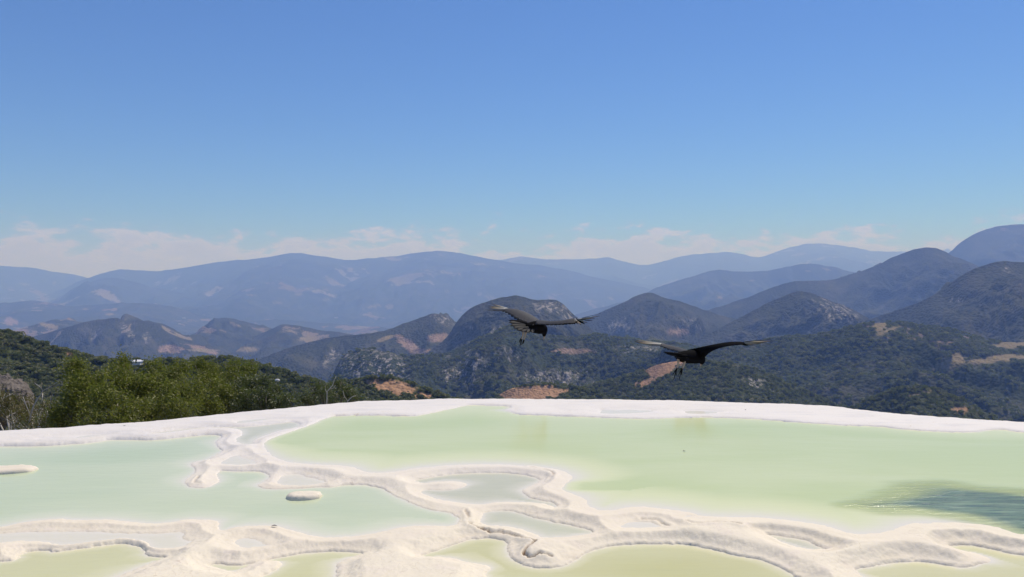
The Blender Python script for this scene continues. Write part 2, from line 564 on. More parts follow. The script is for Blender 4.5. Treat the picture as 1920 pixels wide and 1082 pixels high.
for (L, D, w_s, mat, pp) in POOLS:
    if D < 0.11:
        w_s = 0.08
    P = np.array([onplane(a, b, L) for a, b in smooth_poly(pp, True, 4)])
    mar = 0.9
    m = (X > P[:, 0].min() - mar) & (X < P[:, 0].max() + mar) & (Y > P[:, 1].min() - mar) & (Y < P[:, 1].max() + mar)
    idx = np.nonzero(m)[0]
    s = sdf(P, X[idx], Y[idx])
    # which way the shore faces: the gradient of the distance, from the grid
    full = np.full(npt, 5.0)
    full[idx] = s
    g = full.reshape(NR, NC)
    gyy = np.zeros_like(g)
    gyy[1:-1] = (g[2:] - g[:-2]) / (Yg[2:] - Yg[:-2] + 1e-9)
    gyy[0], gyy[-1] = gyy[1], gyy[-2]
    ny = np.clip(gyy.ravel()[idx], -1, 1)          # > 0 : shore lies beyond (away from the camera)
    s = s + jag[idx]
    data.append((L, D, w_s, idx, s, ny))
    dd = np.maximum(s, 0)
    lip = L + 0.006 - 0.05 * np.clip(dd - 0.05, 0, 0.6)
    Hr[idx] = np.maximum(Hr[idx], lip)
    ww = 1.0 / (dd + 0.012) ** 3
    nw[idx] += ww
    nl[idx] += ww * L
    dmin[idx] = np.minimum(dmin[idx], dd)
# rounded crest between pools + low relief
bump = 0.024 * (1 - np.exp(-dmin / 0.07)) * np.exp(-np.maximum(dmin - 0.3, 0) * 1.5)
relief = 0.010 * (ridged(X * 1.1, Y * 4.5, 24, 4) - 0.6) * sstep(Y, 6.5, 9) * np.clip(dmin / 0.1, 0, 1) + 0.010 * fbm(X * 2.3, Y * 2.3, 21, 4) * np.clip(dmin / 0.15, 0, 1) + 0.0022 * fbm(X * 14, Y * 14, 22, 3) + 0.0015 * fbm(X * 45, Y * 45, 23, 2)
Z = Hr + bump + relief
near = nl / nw
Z = near + 0.004 + (Z - near - 0.004) * (0.30 + 0.70 * sstep(dmin, 0.0, 0.15))
inside_level = np.full(npt, np.nan)
for (L, D, w_s, idx, s, ny) in data:
    ins = s < 0
    ii = idx[ins]
    si, nyi = -s[ins], ny[ins]
    soft = sstep(-nyi, -0.35, 0.55)
    wd = 0.11 + (w_s - 0.11) * soft
    q = np.clip(si / wd, 0, 1)
    prof = q ** (1.5 + 0.2 * soft)
    basin = sstep(si, 0.0, 0.9)
    bed = L - D * (0.55 + 0.45 * basin) + 0.02 * fbm(X[ii] * 1.5, Y[ii] * 1.5, 31, 3)
    # soft shores start just under the water, sharp shores drop from the crest
    Z[ii] = Z[ii] * (1 - prof) + bed * prof
    inside_level[ii] = L
# crack with a raised scab
CR = [z2([(700, 660), (708, 675), (715, 690), (722, 715), (726, 740)]),
      z2([(726, 745), (790, 758), (850, 770), (900, 774), (950, 785), (1000, 800), (1040, 815), (1080, 830), (1088, 845), (1065, 860), (1035, 875), (1025, 890), (1040, 903), (1075, 912), (1120, 908), (1180, 916)]),
      z2([(1060, 425), (1120, 438), (1180, 455), (1190, 475), (1170, 495)]),
      z1([(1120, 465), (1105, 485), (1095, 500), (1120, 505)]),
      z2([(1690, 712), (1760, 716), (1800, 735), (1840, 750)]),
      z3([(20, 742), (80, 758), (200, 752), (280, 758), (330, 772)])]
crack = np.zeros(npt)
for ci, c in enumerate(CR):
    Q = smooth_poly([onplane(a, b, -0.03) for a, b in c], False, 5)
    m = (X > Q[:, 0].min() - .1) & (X < Q[:, 0].max() + .1) & (Y > Q[:, 1].min() - .1) & (Y < Q[:, 1].max() + .1)
    ii = np.nonzero(m)[0]
    x, y = X[ii] + 0.012 * fbm(X[ii] * 25, Y[ii] * 25, 41, 3), Y[ii] + 0.02 * fbm(X[ii] * 25, Y[ii] * 25, 43, 3)
    d2 = np.full(ii.size, 9.0)
    for i in range(len(Q) - 1):
        a, b = Q[i], Q[i + 1]
        e = b - a
        t = np.clip(((x - a[0]) * e[0] + (y - a[1]) * e[1]) / (e @ e + 1e-12), 0, 1)
        d2 = np.minimum(d2, (x - a[0] - e[0] * t) ** 2 + (y - a[1] - e[1] * t) ** 2)
    d = np.sqrt(d2)
    amp = 1.0 if ci < 2 else 0.45
    brk = np.clip(0.55 + 0.9 * fbm(x * 6, y * 6, 47, 2), 0, 1)
    v = (1 - sstep(d, 0.005, 0.017)) * amp * brk
    crack[ii] = np.maximum(crack[ii], v)
    Z[ii] += -0.02 * v + 0.006 * np.exp(-((d - 0.03) / 0.02) ** 2)
Zg = Z.reshape(NR, NC)
# the last rows settle to the brim, then the wall of the terrace goes down
k = sstep(tt, 0.90, 1.0)
brim = EDGE_Z + 0.004 * fbm(Xg * 3, Yg * 3, 51, 3)
Zg = Zg * (1 - k) + (Zg * 0.25 + brim * 0.75) * k
xs, ys, zs = [Xg], [Yg], [Zg]
for j in range(1, NX + 1):
    a = j / NX
    out = 0.10 * math.sin(min(1, a * 2.2) * math.pi / 2) + 1.8 * a ** 1.6
    down = 0.03 * a + 5.5 * a ** 1.5
    lump = 1 + 0.35 * fbm(X[-NC:] * 0.9, np.full(NC, a * 3), 55, 3)
    y2 = Ye + out * lump
    xs.append((U * Ye)[None, :] + 0 * y2[None, :])
    ys.append(y2[None, :])
    zs.append((Zg[-1] - down * lump)[None, :])
XX, YY, ZZ = np.vstack(xs), np.vstack(ys), np.vstack(zs)
V = np.stack([XX.ravel(), YY.ravel(), ZZ.ravel()], 1)
pad = np.zeros(NX * NC)
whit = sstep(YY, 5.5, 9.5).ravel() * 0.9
shore = np.exp(-(dmin / 0.05) ** 2) * (fbm(X * 1.2, Y * 1.2, 61, 3) > 0.02) * np.clip(fbm(X * 5, Y * 5, 62, 3) + 0.35, 0, 1) * 0.28 * np.isnan(inside_level)
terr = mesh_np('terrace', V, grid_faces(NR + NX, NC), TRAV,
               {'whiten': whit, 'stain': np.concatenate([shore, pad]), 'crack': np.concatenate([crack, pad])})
structure(terr)

# ground around the finely built part of the terrace (under and beside the viewer)
b = MB()
zl = -0.10
pts = [(-3.13, Y0 + .02), (3.13, Y0 + .02)]
b.add([(-16, -8, zl), (16, -8, zl), (16, Y0, zl), (-16, Y0, zl)], [(0, 1, 2, 3)])
lxe, rxe = U[0] * Ye[0], U[-1] * Ye[-1]
b.add([(-16, Y0, zl), (U[0] * Y0, Y0, zl), (lxe, Ye[0], zl), (-16, Ye[0], zl)], [(0, 1, 2, 3)])
b.add([(16, Y0, zl), (16, Ye[-1], zl), (rxe, Ye[-1], zl), (U[-1] * Y0, Y0, zl)], [(0, 1, 2, 3)])
structure(b.build('ground', TRAV))

# water sheets, one per pool
st = 2
names = 'water'
dark_patchP = np.array([onplane(a, b_, 0) for a, b_ in smooth_poly([(1575, 945), (1640, 930), (1700, 912), (1760, 905), (1840, 912), (1930, 920), (2200, 950), (2200, 1060), (1930, 1012),
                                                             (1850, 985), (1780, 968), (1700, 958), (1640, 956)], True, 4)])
for (L, D, w_s, idx, s, ny), (_, _, _, mat, _) in zip(data, POOLS):
    mk = np.zeros(npt, bool)
    mk[idx] = s < 0.05
    outs = np.zeros(npt, bool)
    outs[idx] = s > 0.008
    own = mk & (np.isnan(inside_level) | (inside_level == L))
    g = own.reshape(NR, NC)[::st, ::st]
    r_, c_ = g.shape
    if g.sum() < 10:
        continue
    vid = -np.ones(g.shape, int)
    vid[g] = np.arange(g.sum())
    q = np.stack([vid[:-1, :-1], vid[:-1, 1:], vid[1:, 1:], vid[1:, :-1]], -1).reshape(-1, 4)
    q = q[(q >= 0).all(1)]
    x, y, zb = Xg[::st, ::st][g], Yg[::st, ::st][g], Zg[::st, ::st][g]
    at_ = {'depth': np.maximum(L - zb, 0.0)}
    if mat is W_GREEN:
        hd = sdf(dark_patchP, x, y) + 0.16 * fbm(x * 1.3, y * 3, 71, 4)
        at_['dark_patch'] = sstep(-hd, -0.16, 0.30)
    og = outs.reshape(NR, NC)[::st, ::st][g]
    zw = np.where(og, np.minimum(L, zb - 0.006), L)      # past the shore line the sheet dips under the rim
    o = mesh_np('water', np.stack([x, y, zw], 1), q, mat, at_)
    structure(o)


# ================================================================== SMALL THINGS ON THE TERRACE
def lump(name, outline_px, z0, top, mat, label, cat, group=None, seed=1):
    """low rounded travertine raft with a crusty top, from its outline at the water line"""
    P = smooth_poly([onplane(a, b_, z0) for a, b_ in outline_px], True, 6)
    c = P.mean(0)
    rows = [(1.0, -0.10), (1.04, -0.012), (1.02, 0.25), (0.93, 0.7), (0.8, 0.95), (0.55, 1.0), (0.3, 0.92), (0.08, 0.97)]
    vs, n = [], len(P)
    for r, (sc_, hh) in enumerate(rows):
        q = c + (P - c) * sc_
        jit = 0.012 * fbm(q[:, 0] * 30 + seed, q[:, 1] * 30, 81 + seed, 3)
        for i in range(n):
            z = z0 + (hh * top if hh > 0 else hh)
            z += 0.004 * float(fbm(np.array([q[i, 0] * 40]), np.array([q[i, 1] * 40]), 90, 2)[0]) if hh > 0 else 0
            vs.append((q[i, 0] + jit[i] * (r < 4), q[i, 1] + jit[i] * (r < 4), z))
    fs = []
    for r in range(len(rows) - 1):
        for i in range(n):
            fs.append((r * n + i, r * n + (i + 1) % n, (r + 1) * n + (i + 1) % n, (r + 1) * n + i))
    fs.append(tuple((len(rows) - 1) * n + i for i in range(n)))
    m = MB()
    m.add(vs, fs)
    o = m.build(name, mat)
    return tag(o, label, cat, group)


lump('travertine_islet', z1([(1612, 580), (1640, 566), (1700, 561), (1780, 560), (1808, 568), (1800, 582), (1740, 594), (1670, 598), (1628, 594)]), -0.03, 0.035, TRAV,
     'small pale oval islet of crusted mineral standing alone in the teal pool', 'islet', 'mineral islets in the teal pool')
lump('travertine_islet', z1([(-160, 440), (-80, 420), (40, 415), (150, 410), (200, 414), (208, 422), (160, 436), (60, 446), (-40, 452), (-130, 456)]), -0.03, 0.035, TRAV,
     'long flat pale islet cut by the left edge of the photo', 'islet', 'mineral islets in the teal pool', 3)

DARK = simple_mat('dry_leaf', (0.05, 0.035, 0.02), 0.7)


def leaf_litter(px, py, z, ln, ang, label):
    x, y = onplane(px, py, z)
    z = max(z if z == 0.0 else -9, float(Z[np.argmin((X - x) ** 2 + (Y - y) ** 2)]))
    m = MB()
    dx, dy = math.cos(ang), math.sin(ang)
    pts = []
    n = 5
    for i in range(n):
        t = i / (n - 1)
        wv = 0.32 * ln * math.sin(math.pi * (0.08 + 0.84 * t))
        zc = z + 0.006 + 0.10 * ln * math.sin(math.pi * t)
        cx, cy = x + dx * ln * (t - .5), y + dy * ln * (t - .5)
        pts += [(cx - dy * wv, cy + dx * wv, zc + 0.25 * wv), (cx, cy, zc), (cx + dy * wv, cy - dx * wv, zc + 0.25 * wv)]
    fs = []
    for i in range(n - 1):
        for k in range(2):
            fs.append((i * 3 + k, i * 3 + k + 1, (i + 1) * 3 + k + 1, (i + 1) * 3 + k))
    m.add(pts, fs)
    return tag(m.build('dry_leaf', DARK), label, 'leaf', 'dry leaves lying about the pools')


leaf_litter(514, 993.5, -0.045, 0.04, 0.2, 'tiny dark dry leaf on the looped rim before the teal pool')
leaf_litter(233, 797.5, 0.02, 0.045, 0.1, 'tiny dark leaf on the white far rim under the big green bush')
leaf_litter(1283, 846.5, 0.0, 0.03, 0.5, 'tiny dark leaf floating in the large green pool')
leaf_litter(1398, 769, 0.025, 0.03, 0.9, 'tiny dark leaf on the white far rim below the right bird')

# ================================================================== DISTANT HILLS
FLOOR = -660.0


def hill_mat(name, ns, forest=((0.022, 0.028, 0.017), (0.062, 0.066, 0.038)), scrub=(0.105, 0.098, 0.066), patches=0.0, bumpd=4.0, soil=(0.21, 0.145, 0.105)):
    m, t = new_mat(name)
    co = t.n('ShaderNodeTexCoord').outputs['Object']
    a = t.noise(co, 0.01 * ns, 5, 0.6)
    b_ = t.noise(co, 0.12 * ns, 3, 0.6)
    vor = t.n('ShaderNodeTexVoronoi', {'Vector': co, 'Scale': 0.16 * ns, 'Randomness': 1.0}).outputs[0]
    c = t.mix(t.sstep(t.math('ADD', t.math('MULTIPLY', b_, 0.6), t.math('MULTIPLY', vor, 0.4)), 0.3, 0.62), forest[0], forest[1])
    c = t.mix(t.math('MULTIPLY', t.sstep(a, 0.47, 0.68), 0.65), c, scrub)
    dots = t.n('ShaderNodeTexVoronoi', {'Vector': co, 'Scale': 0.10 * ns, 'Randomness': 1.0}).outputs[0]
    if patches > 0:
        # clearings and ploughed plots: irregular cells, only some of them bare
        mp = t.n('ShaderNodeMapping', {0: co, 3: (0.5, 1.0, 0.4)})
        wob = t.n('ShaderNodeTexNoise', {'Vector': co, 'Scale': 0.012 * ns, 'Detail': 3.0})
        vv = t.n('ShaderNodeMix', data_type='VECTOR')
        t.set(vv, 0, 0.06)
        t.set(vv, 4, mp.outputs[0])
        sc2 = t.n('ShaderNodeVectorMath', {0: wob.outputs[1], 1: (4000.0 / ns, 4000.0 / ns, 4000.0 / ns)}, operation='MULTIPLY')
        t.set(vv, 5, sc2.outputs[0])
        vc = t.n('ShaderNodeTexVoronoi', {'Vector': vv.outputs[1], 'Scale': 0.0075 * ns, 'Randomness': 1.0})
        sepc = t.n('ShaderNodeSeparateColor', {0: vc.outputs[1]})
        reg = t.noise(co, 0.0016 * ns, 3, 0.5)
        on = t.math('GREATER_THAN', t.math('ADD', sepc.outputs[0], t.math('MULTIPLY', reg, 0.9)), 1.53 - patches)
        pc = t.mix(sepc.outputs[1], (0.22, 0.15, 0.11), (0.32, 0.27, 0.20))
        edge = t.math('LESS_THAN', vc.outputs[0], t.math('ADD', 0.30, t.math('MULTIPLY', b_, 0.5)))
        c = t.mix(t.math('MULTIPLY', t.math('MULTIPLY', on, edge), 0.8), c, pc)
    soilm = t.attr('soil')
    sn = t.noise(co, 0.06 * ns, 4, 0.6)
    scol = t.mix(t.sstep(sn, 0.35, 0.65), soil, tuple(min(1, v * 1.45) for v in soil))
    scol = t.mix(t.sstep(t.math('SUBTRACT', 0.42, dots), 0.2, 0.3), scol, (0.04, 0.05, 0.025))
    c = t.mix(soilm, c, scol)
    tanm = t.attr('tan')
    c = t.mix(tanm, c, t.mix(sn, (0.17, 0.135, 0.075), (0.29, 0.23, 0.135)))
    rockm = t.attr('rock')
    mpr = t.n('ShaderNodeMapping', {0: co, 3: (1.0, 0.6, 0.35)})
    rn = t.noise(mpr.outputs[0], 0.10 * ns, 5, 0.72)
    rfac = t.math('MULTIPLY', rockm, t.sstep(rn, 0.50, 0.58))
    c = t.mix(rfac, c, t.mix(t.noise(co, 0.3 * ns, 2), (0.20, 0.175, 0.16), (0.42, 0.38, 0.34)))
    hg = t.math('ADD', t.math('MULTIPLY', b_, 0.5), t.math('MULTIPLY', vor, -0.8))
    bm = t.n('ShaderNodeBump', {'Strength': 0.9, 'Distance': bumpd, 'Height': hg})
    p = t.n('ShaderNodeBsdfPrincipled', {'Base Color': c, 'Roughness': 0.95, 'Specular IOR Level': 0.05, 'Normal': bm})
    t.n('ShaderNodeOutputMaterial', {0: p})
    return m


class Hill:
    """a ridge with its own distance: crest from silhouette points, slope falling toward the viewer and away behind"""

    def __init__(s, crest, D, Fr, drop, amp, wl, seed, colstep=3.0, rows=70, back=0.5, D2=None, mat=None, patches=(), shp=0.8, crestn=1.2):
        s.__dict__.update(dict(D=D, Fr=Fr, drop=drop, amp=amp, wl=wl, seed=seed, rows=rows, back=back, D2=D2, mat=mat, patches=patches, shp=shp, crestn=crestn))
        if 2000 < s.D < 9000:
            for q in ('D', 'Fr', 'drop', 'amp', 'wl'):
                setattr(s, q, getattr(s, q) * 0.75)
        if s.D > 1900:
            s.amp *= 1.5 if s.D > 13000 else 1.9
            s.rows = int(s.rows * 1.5)
            s.crestn *= 1.4
        c = smooth_poly(crest, False, 4)
        c = c[np.argsort(c[:, 0])]
        s.cx, s.cy = c[:, 0], c[:, 1]
        if s.D > 10000:
            s.patches = [(k_, a_, b_, c_ * .6, d_ * .7, e_) for k_, a_, b_, c_, d_, e_ in s.patches]
        s.n = max(20, int((s.cx[-1] - s.cx[0]) / colstep))

    def dist(s, px):
        if s.D2 is None:
            base = px * 0 + s.D
        else:
            base = s.D + (s.D2 - s.D) * (px - s.cx[0]) / (s.cx[-1] - s.cx[0])
        return base * (1 + 0.05 * fbm(px / 160.0, px * 0, s.seed + 3, 3))

    def pos(s, px, v):
        """v in [-back, 1]: 0 at the crest, 1 at the foot in front"""
        D = s.dist(px)
        cyp = np.interp(px, s.cx, s.cy) + (2.6 * fbm(px / 75.0, px * 0, s.seed + 19, 4, 0.6) if s.D > 1900 else 0.0) + s.crestn * fbm(px / 22.0, px * 0, s.seed + 9, 5, 0.6)
        b_ = -(cyp - 541.0) / F
        tanel = (-sp_ + b_ * cp) / (cp + b_ * sp_)
        zc = CAM.z + tanel * D
        y = D - v * s.Fr
        u = (px - 960.0) / F / (cp + b_ * sp_)
        x = u * D - (u * v * s.Fr) * 0.55
        fall = np.where(v >= 0, s.drop * np.abs(v) ** s.shp * (1 - 0.12 * v), s.drop * 0.9 * (np.abs(v) / max(s.back, .01)) ** 1.3)
        k = sstep(np.abs(v), 0.0, 0.22)
        wx = x / s.wl + (0.35 if s.seed % 20 > 10 else -0.35) * y / s.wl + 0.5 * fbm(x / s.wl * 0.7, y / s.wl * 0.7, s.seed + 1, 3)
        rel = (ridged(wx, y / s.wl * 0.45 + 3.1, s.seed, 6, 0.56) - 0.62) * 2.0
        rel2 = ridged(x / s.wl * 2.3 + 7, y / s.wl * 1.6, s.seed + 5, 5, 0.55) - 0.62
        z = zc - fall + k * s.amp * rel + 0.30 * s.amp * rel2 * sstep(np.abs(v), 0, 0.3)
        return x, y, z

    def masks(s, x, y, z):
        ppx, ppy = project(x, y, z)
        wob = 1.0
        out = {'soil': np.zeros(x.shape), 'tan': np.zeros(x.shape), 'rock': np.zeros(x.shape)}
        for (kind, cx, cy, rx, ry, ang) in s.patches:
            a = R(ang)
            dx, dy = ppx - cx, ppy - cy
            p, q = (dx * math.cos(a) + dy * math.sin(a)) / rx, (-dx * math.sin(a) + dy * math.cos(a)) / ry
            r = np.sqrt(p * p + q * q) + 0.45 * fbm(ppx / (rx * 0.5) + cx, ppy / (ry * 0.5), int(cx), 4)
            soft = 0.5 if kind == 'rock' else 0.12
            out[kind] = np.maximum(out[kind], 1 - sstep(r, 1 - soft, 1 + soft * 0.5))
        return out

    def build(s):
        px = np.linspace(s.cx[0], s.cx[-1], s.n)[None, :]
        v = np.concatenate([-s.back * np.linspace(1, 0, 7)[:-1], np.linspace(0, 1, s.rows) ** 1.15])[:, None]
        px, v = np.broadcast_arrays(px, v)
        x, y, z = s.pos(px.astype(float), v.astype(float))
        # side ends sink so the ridge closes on the valley
        V = np.stack([x.ravel(), y.ravel(), z.ravel()], 1)
        mk = s.masks(x.ravel(), y.ravel(), z.ravel())
        o = mesh_np('hill', V, grid_faces(*px.shape), s.mat, mk)
        structure(o)
        s.obj = o
        return s


M_FAR = hill_mat('far_range', 0.42, patches=0.17, bumpd=25)
M_MID = hill_mat('mid_hills', 0.65, patches=0.22, bumpd=8)
M_MIDR = hill_mat('wooded_hills', 0.55, patches=0.05, bumpd=7)
M_CLOSE = hill_mat('close_hills', 0.9, patches=0.05, bumpd=4, forest=((0.02, 0.03, 0.014), (0.05, 0.062, 0.028)))
M_NEAR = hill_mat('near_hills', 2.2, patches=0.0, bumpd=1.5, forest=((0.03, 0.04, 0.018), (0.07, 0.08, 0.035)), scrub=(0.13, 0.12, 0.065), soil=(0.33, 0.195, 0.115))

H = []
# far blue ranges
H.append(Hill([(-300, 488), (-100, 492), (0, 498), (40, 500), (90, 506), (150, 519), (230, 540), (330, 570)], 20000, 6500, 1400, 260, 3000, 101, 5, 40, mat=M_FAR,
              patches=[('tan', 45, 533, 14, 2.5, 0), ('tan', 100, 530, 5, 3, -40)]))
H.append(Hill([(800, 520), (900, 492), (940, 487), (980, 481), (1040, 487), (1100, 485), (1140, 482), (1200, 495), (1240, 490), (1280, 480), (1340, 474), (1380, 473), (1415, 482), (1440, 477),
               (1480, 464), (1520, 458), (1560, 458), (1600, 463), (1640, 471), (1690, 472), (1760, 470), (1778, 466), (1800, 475), (1920, 482), (2250, 500)], 24800, 7500, 1350, 260, 3500, 111, 5, 40, mat=M_FAR))
H.append(Hill([(-150, 600), (0, 572), (60, 562), (110, 545), (160, 523), (215, 507), (240, 506), (300, 509), (360, 498), (420, 490), (480, 486), (520, 479), (555, 475), (600, 481), (660, 487), (740, 481), (780, 475),
               (820, 471), (850, 474), (900, 483), (940, 489), (1000, 496), (1060, 507), (1120, 522), (1180, 533), (1240, 550), (1330, 580), (1420, 640)], 17500, 7200, 1560, 300, 2600, 121, 3.5, 90, mat=M_FAR,
              patches=[('tan', 470, 553, 20, 2.5, 5), ('tan', 520, 568, 14, 3, 0), ('tan', 830, 545, 22, 2, 5), ('tan', 900, 552, 8, 6, 30), ('tan', 700, 575, 30, 3, -15), ('tan', 730, 575, 14, 6, 0), ('tan', 610, 562, 16, 2, 0),
                       ('tan', 560, 552, 16, 2, 0), ('tan', 930, 560, 30, 5, 10), ('tan', 985, 570, 16, 5, 20), ('tan', 1030, 560, 9, 4, -20), ('tan', 1145, 560, 10, 3, 30)]))
H.append(Hill([(40, 600), (90, 568), (130, 548), (175, 527), (210, 521), (250, 528), (300, 541), (370, 560), (450, 590), (520, 615)], 15000, 5000, 800, 200, 1800, 131, 4, 50, mat=M_FAR))
# valley hills, left and centre
H.append(Hill([(-300, 560), (-100, 572), (0, 568), (50, 563), (80, 564), (115, 572), (150, 574), (200, 570), (240, 567), (300, 570), (350, 582), (385, 593), (440, 600), (520, 600), (600, 606), (700, 612), (780, 625), (860, 660)], 10500, 4200, 430, 60, 900, 141, 3, 80,
              mat=M_MID, patches=[('tan', 85, 612, 18, 8, 5), ('soil', 20, 603, 22, 9, 10), ('tan', 160, 580, 10, 2, 0), ('tan', 205, 589, 14, 2.5, 0), ('tan', 110, 607, 12, 5, 0), ('tan', 500, 598, 24, 3, 0), ('tan', 560, 588, 14, 3, 0)]))
H.append(Hill([(330, 640), (370, 622), (400, 600), (425, 595), (460, 602), (500, 615), (560, 628), (640, 650)], 8200, 2500, 300, 90, 700, 151, 3, 60, mat=M_MID,
              patches=[('tan', 440, 608, 12, 2, 20), ('tan', 590, 617, 16, 2.5, 20)]))
H.append(Hill([(400, 680), (440, 650), (480, 630), (520, 613), (545, 609), (600, 618), (650, 625), (700, 632), (760, 650), (820, 680)], 7400, 2600, 330, 90, 700, 161, 3, 60, mat=M_MID,
              patches=[('tan', 575, 635, 20, 4, -8), ('tan', 545, 621, 14, 2, 10), ('tan', 585, 641, 10, 2, 0), ('tan', 460, 655, 24, 5, 0)]))
H.append(Hill([(-60, 690), (20, 650), (60, 632), (110, 618), (150, 606), (185, 599), (215, 596), (240, 600), (290, 604), (320, 620), (350, 636), (390, 650), (430, 662), (480, 690)], 5900, 2300, 330, 110, 520, 171, 2.5, 80, mat=M_MID,
              patches=[('rock', 240, 622, 26, 7, 50), ('rock', 275, 632, 9, 12, 10), ('soil', 380, 655, 26, 5, 14), ('tan', 385, 657, 30, 3, 2), ('rock', 180, 628, 6, 14, 40), ('soil', 320, 655, 24, 7, 0)]))
H.append(Hill([(400, 720), (450, 690), (490, 672), (530, 656), (580, 641), (640, 629), (690, 626), (730, 618), (760, 606), (790, 595), (815, 588), (838, 596), (860, 606), (900, 614), (960, 640), (1010, 670)], 4700, 2000, 330, 80, 480, 181, 2.5, 80, mat=M_MIDR,
              patches=[('soil', 825, 633, 22, 9, 0), ('soil', 770, 650, 34, 10, 35), ('rock', 830, 600, 26, 8, 20), ('soil', 800, 660, 14, 5, 0), ('rock', 620, 668, 22, 12, -50), ('tan', 880, 640, 30, 4, -5), ('tan', 720, 636, 20, 4, -20)]))
H.append(Hill([(560, 660), (620, 636), (665, 620), (700, 611), (735, 616), (780, 632), (850, 665)], 9100, 2600, 330, 90, 600, 153, 3, 60, mat=M_MID,
              patches=[('tan', 700, 622, 12, 2.5, 0)]))
H.append(Hill([(380, 650), (440, 634), (500, 628), (540, 633), (600, 628), (640, 634), (700, 640), (760, 655)], 8800, 2400, 300, 90, 520, 157, 3, 60, mat=M_MID,
              patches=[('soil', 520, 640, 16, 3, 5)]))
H.append(Hill([(-80, 655), (0, 626), (50, 612), (100, 600), (150, 604), (200, 615), (280, 650)], 8300, 2400, 300, 90, 560, 163, 3, 60, mat=M_MID,
              patches=[('tan', 90, 611, 18, 5, 10), ('soil', 40, 622, 16, 5, 0)]))
# the big right-hand ridges
H.append(Hill([(1000, 620), (1090, 585), (1140, 572), (1190, 560), (1230, 540), (1280, 524), (1320, 512), (1355, 507), (1400, 510), (1440, 508), (1480, 498), (1520, 494), (1560, 500), (1600, 510), (1700, 540), (1800, 570)], 11500, 4200, 800, 200, 1100, 191, 3, 80, mat=M_MIDR,
              patches=[('tan', 1470, 546, 20, 3, -20), ('tan', 1410, 526, 8, 2, 0), ('tan', 1515, 509, 10, 2, 0), ('tan', 1550, 505, 14, 2, 15), ('tan', 1350, 558, 10, 3, 0)]))
H.append(Hill([(1680, 520), (1740, 492), (1780, 474), (1800, 455), (1840, 432), (1880, 422), (1920, 420), (2000, 424), (2300, 440)], 9300, 3600, 1100, 170, 1000, 201, 3, 80, mat=M_MIDR))
H.append(Hill([(1150, 650), (1240, 610), (1330, 582), (1400, 560), (1450, 538), (1490, 526), (1550, 526), (1580, 520), (1640, 500), (1680, 480), (1725, 465), (1760, 467), (1790, 482), (1850, 505), (1950, 560)], 7600, 3100, 760, 180, 800, 211, 2.5, 90, mat=M_MIDR,
              patches=[('rock', 1330, 600, 20, 8, 0)]))
H.append(Hill([(1040, 640), (1090, 605), (1130, 585), (1160, 572), (1210, 549), (1240, 556), (1280, 567), (1330, 583), (1400, 606), (1500, 650)], 5900, 2100, 460, 110, 520, 221, 2.5, 80, mat=M_MIDR,
              patches=[('rock', 1160, 610, 22, 16, -20), ('rock', 1300, 605, 24, 8, 10), ('soil', 1270, 622, 24, 5, 0)]))
H.append(Hill([(1280, 650), (1350, 614), (1430, 572), (1480, 551), (1502, 546), (1530, 552), (1580, 572), (1640, 600), (1720, 640)], 4700, 1900, 420, 100, 450, 231, 2.5, 80, mat=M_MIDR,
              patches=[('rock', 1570, 585, 44, 20, 25), ('rock', 1540, 566, 16, 8, 0)]))
H.append(Hill([(1480, 660), (1560, 625), (1640, 597), (1700, 575), (1760, 548), (1800, 518), (1850, 494), (1880, 488), (1920, 490), (2050, 484), (2350, 500)], 4300, 2000, 560, 110, 480, 241, 2.5, 90, mat=M_MIDR,
              patches=[('rock', 1790, 563, 24, 6, 0), ('rock', 1885, 508, 8, 10, 40)]))
# the mesa and the forested ground before it
H.append(Hill([(760, 690), (830, 640), (855, 606), (870, 588), (895, 571), (930, 560), (950, 557), (968, 554), (985, 558), (1000, 562), (1038, 562), (1052, 567), (1062, 576), (1075, 590), (1092, 603), (1120, 625), (1180, 660)], 4000, 1700, 360, 80, 380, 251, 2, 90, mat=M_MIDR,
              patches=[('rock', 1030, 575, 38, 12, 6), ('rock', 885, 618, 4, 9, -40), ('rock', 940, 620, 26, 9, 0), ('rock', 1065, 590, 14, 10, 45)], crestn=0.8))
H.append(Hill([(560, 790), (610, 735), (630, 690), (650, 664), (690, 655), (730, 661), (760, 668), (800, 664), (850, 655), (890, 640), (930, 622), (960, 612), (1000, 622), (1050, 632), (1120, 628), (1200, 638), (1290, 648), (1350, 660), (1450, 690), (1560, 730)], 2600, 1500, 330, 70, 260, 261, 2, 110, mat=M_CLOSE, shp=0.9,
              patches=[('rock', 700, 690, 66, 36, 10), ('rock', 870, 690, 44, 34, -20), ('soil', 1075, 658, 40, 5, 2), ('rock', 950, 665, 30, 16, 0), ('rock', 1190, 655, 60, 7, 0), ('rock', 1040, 710, 70, 22, 0), ('soil', 745, 650, 16, 7, 40)]))
H.append(Hill([(1180, 740), (1260, 680), (1330, 655), (1400, 645), (1470, 632), (1530, 628), (1580, 618), (1620, 608), (1670, 605), (1730, 610), (1800, 622), (1870, 640), (1960, 640), (2200, 620)], 2500, 1600, 370, 70, 260, 271, 2, 110, mat=M_CLOSE, shp=0.9,
              patches=[('tan', 1650, 612, 14, 9, 0), ('tan', 1665, 620, 24, 3, -20), ('tan', 1780, 682, 30, 15, -25), ('tan', 1900, 646, 36, 6, -3), ('tan', 1870, 674, 60, 7, -5), ('tan', 1700, 737, 36, 3, -8)]))
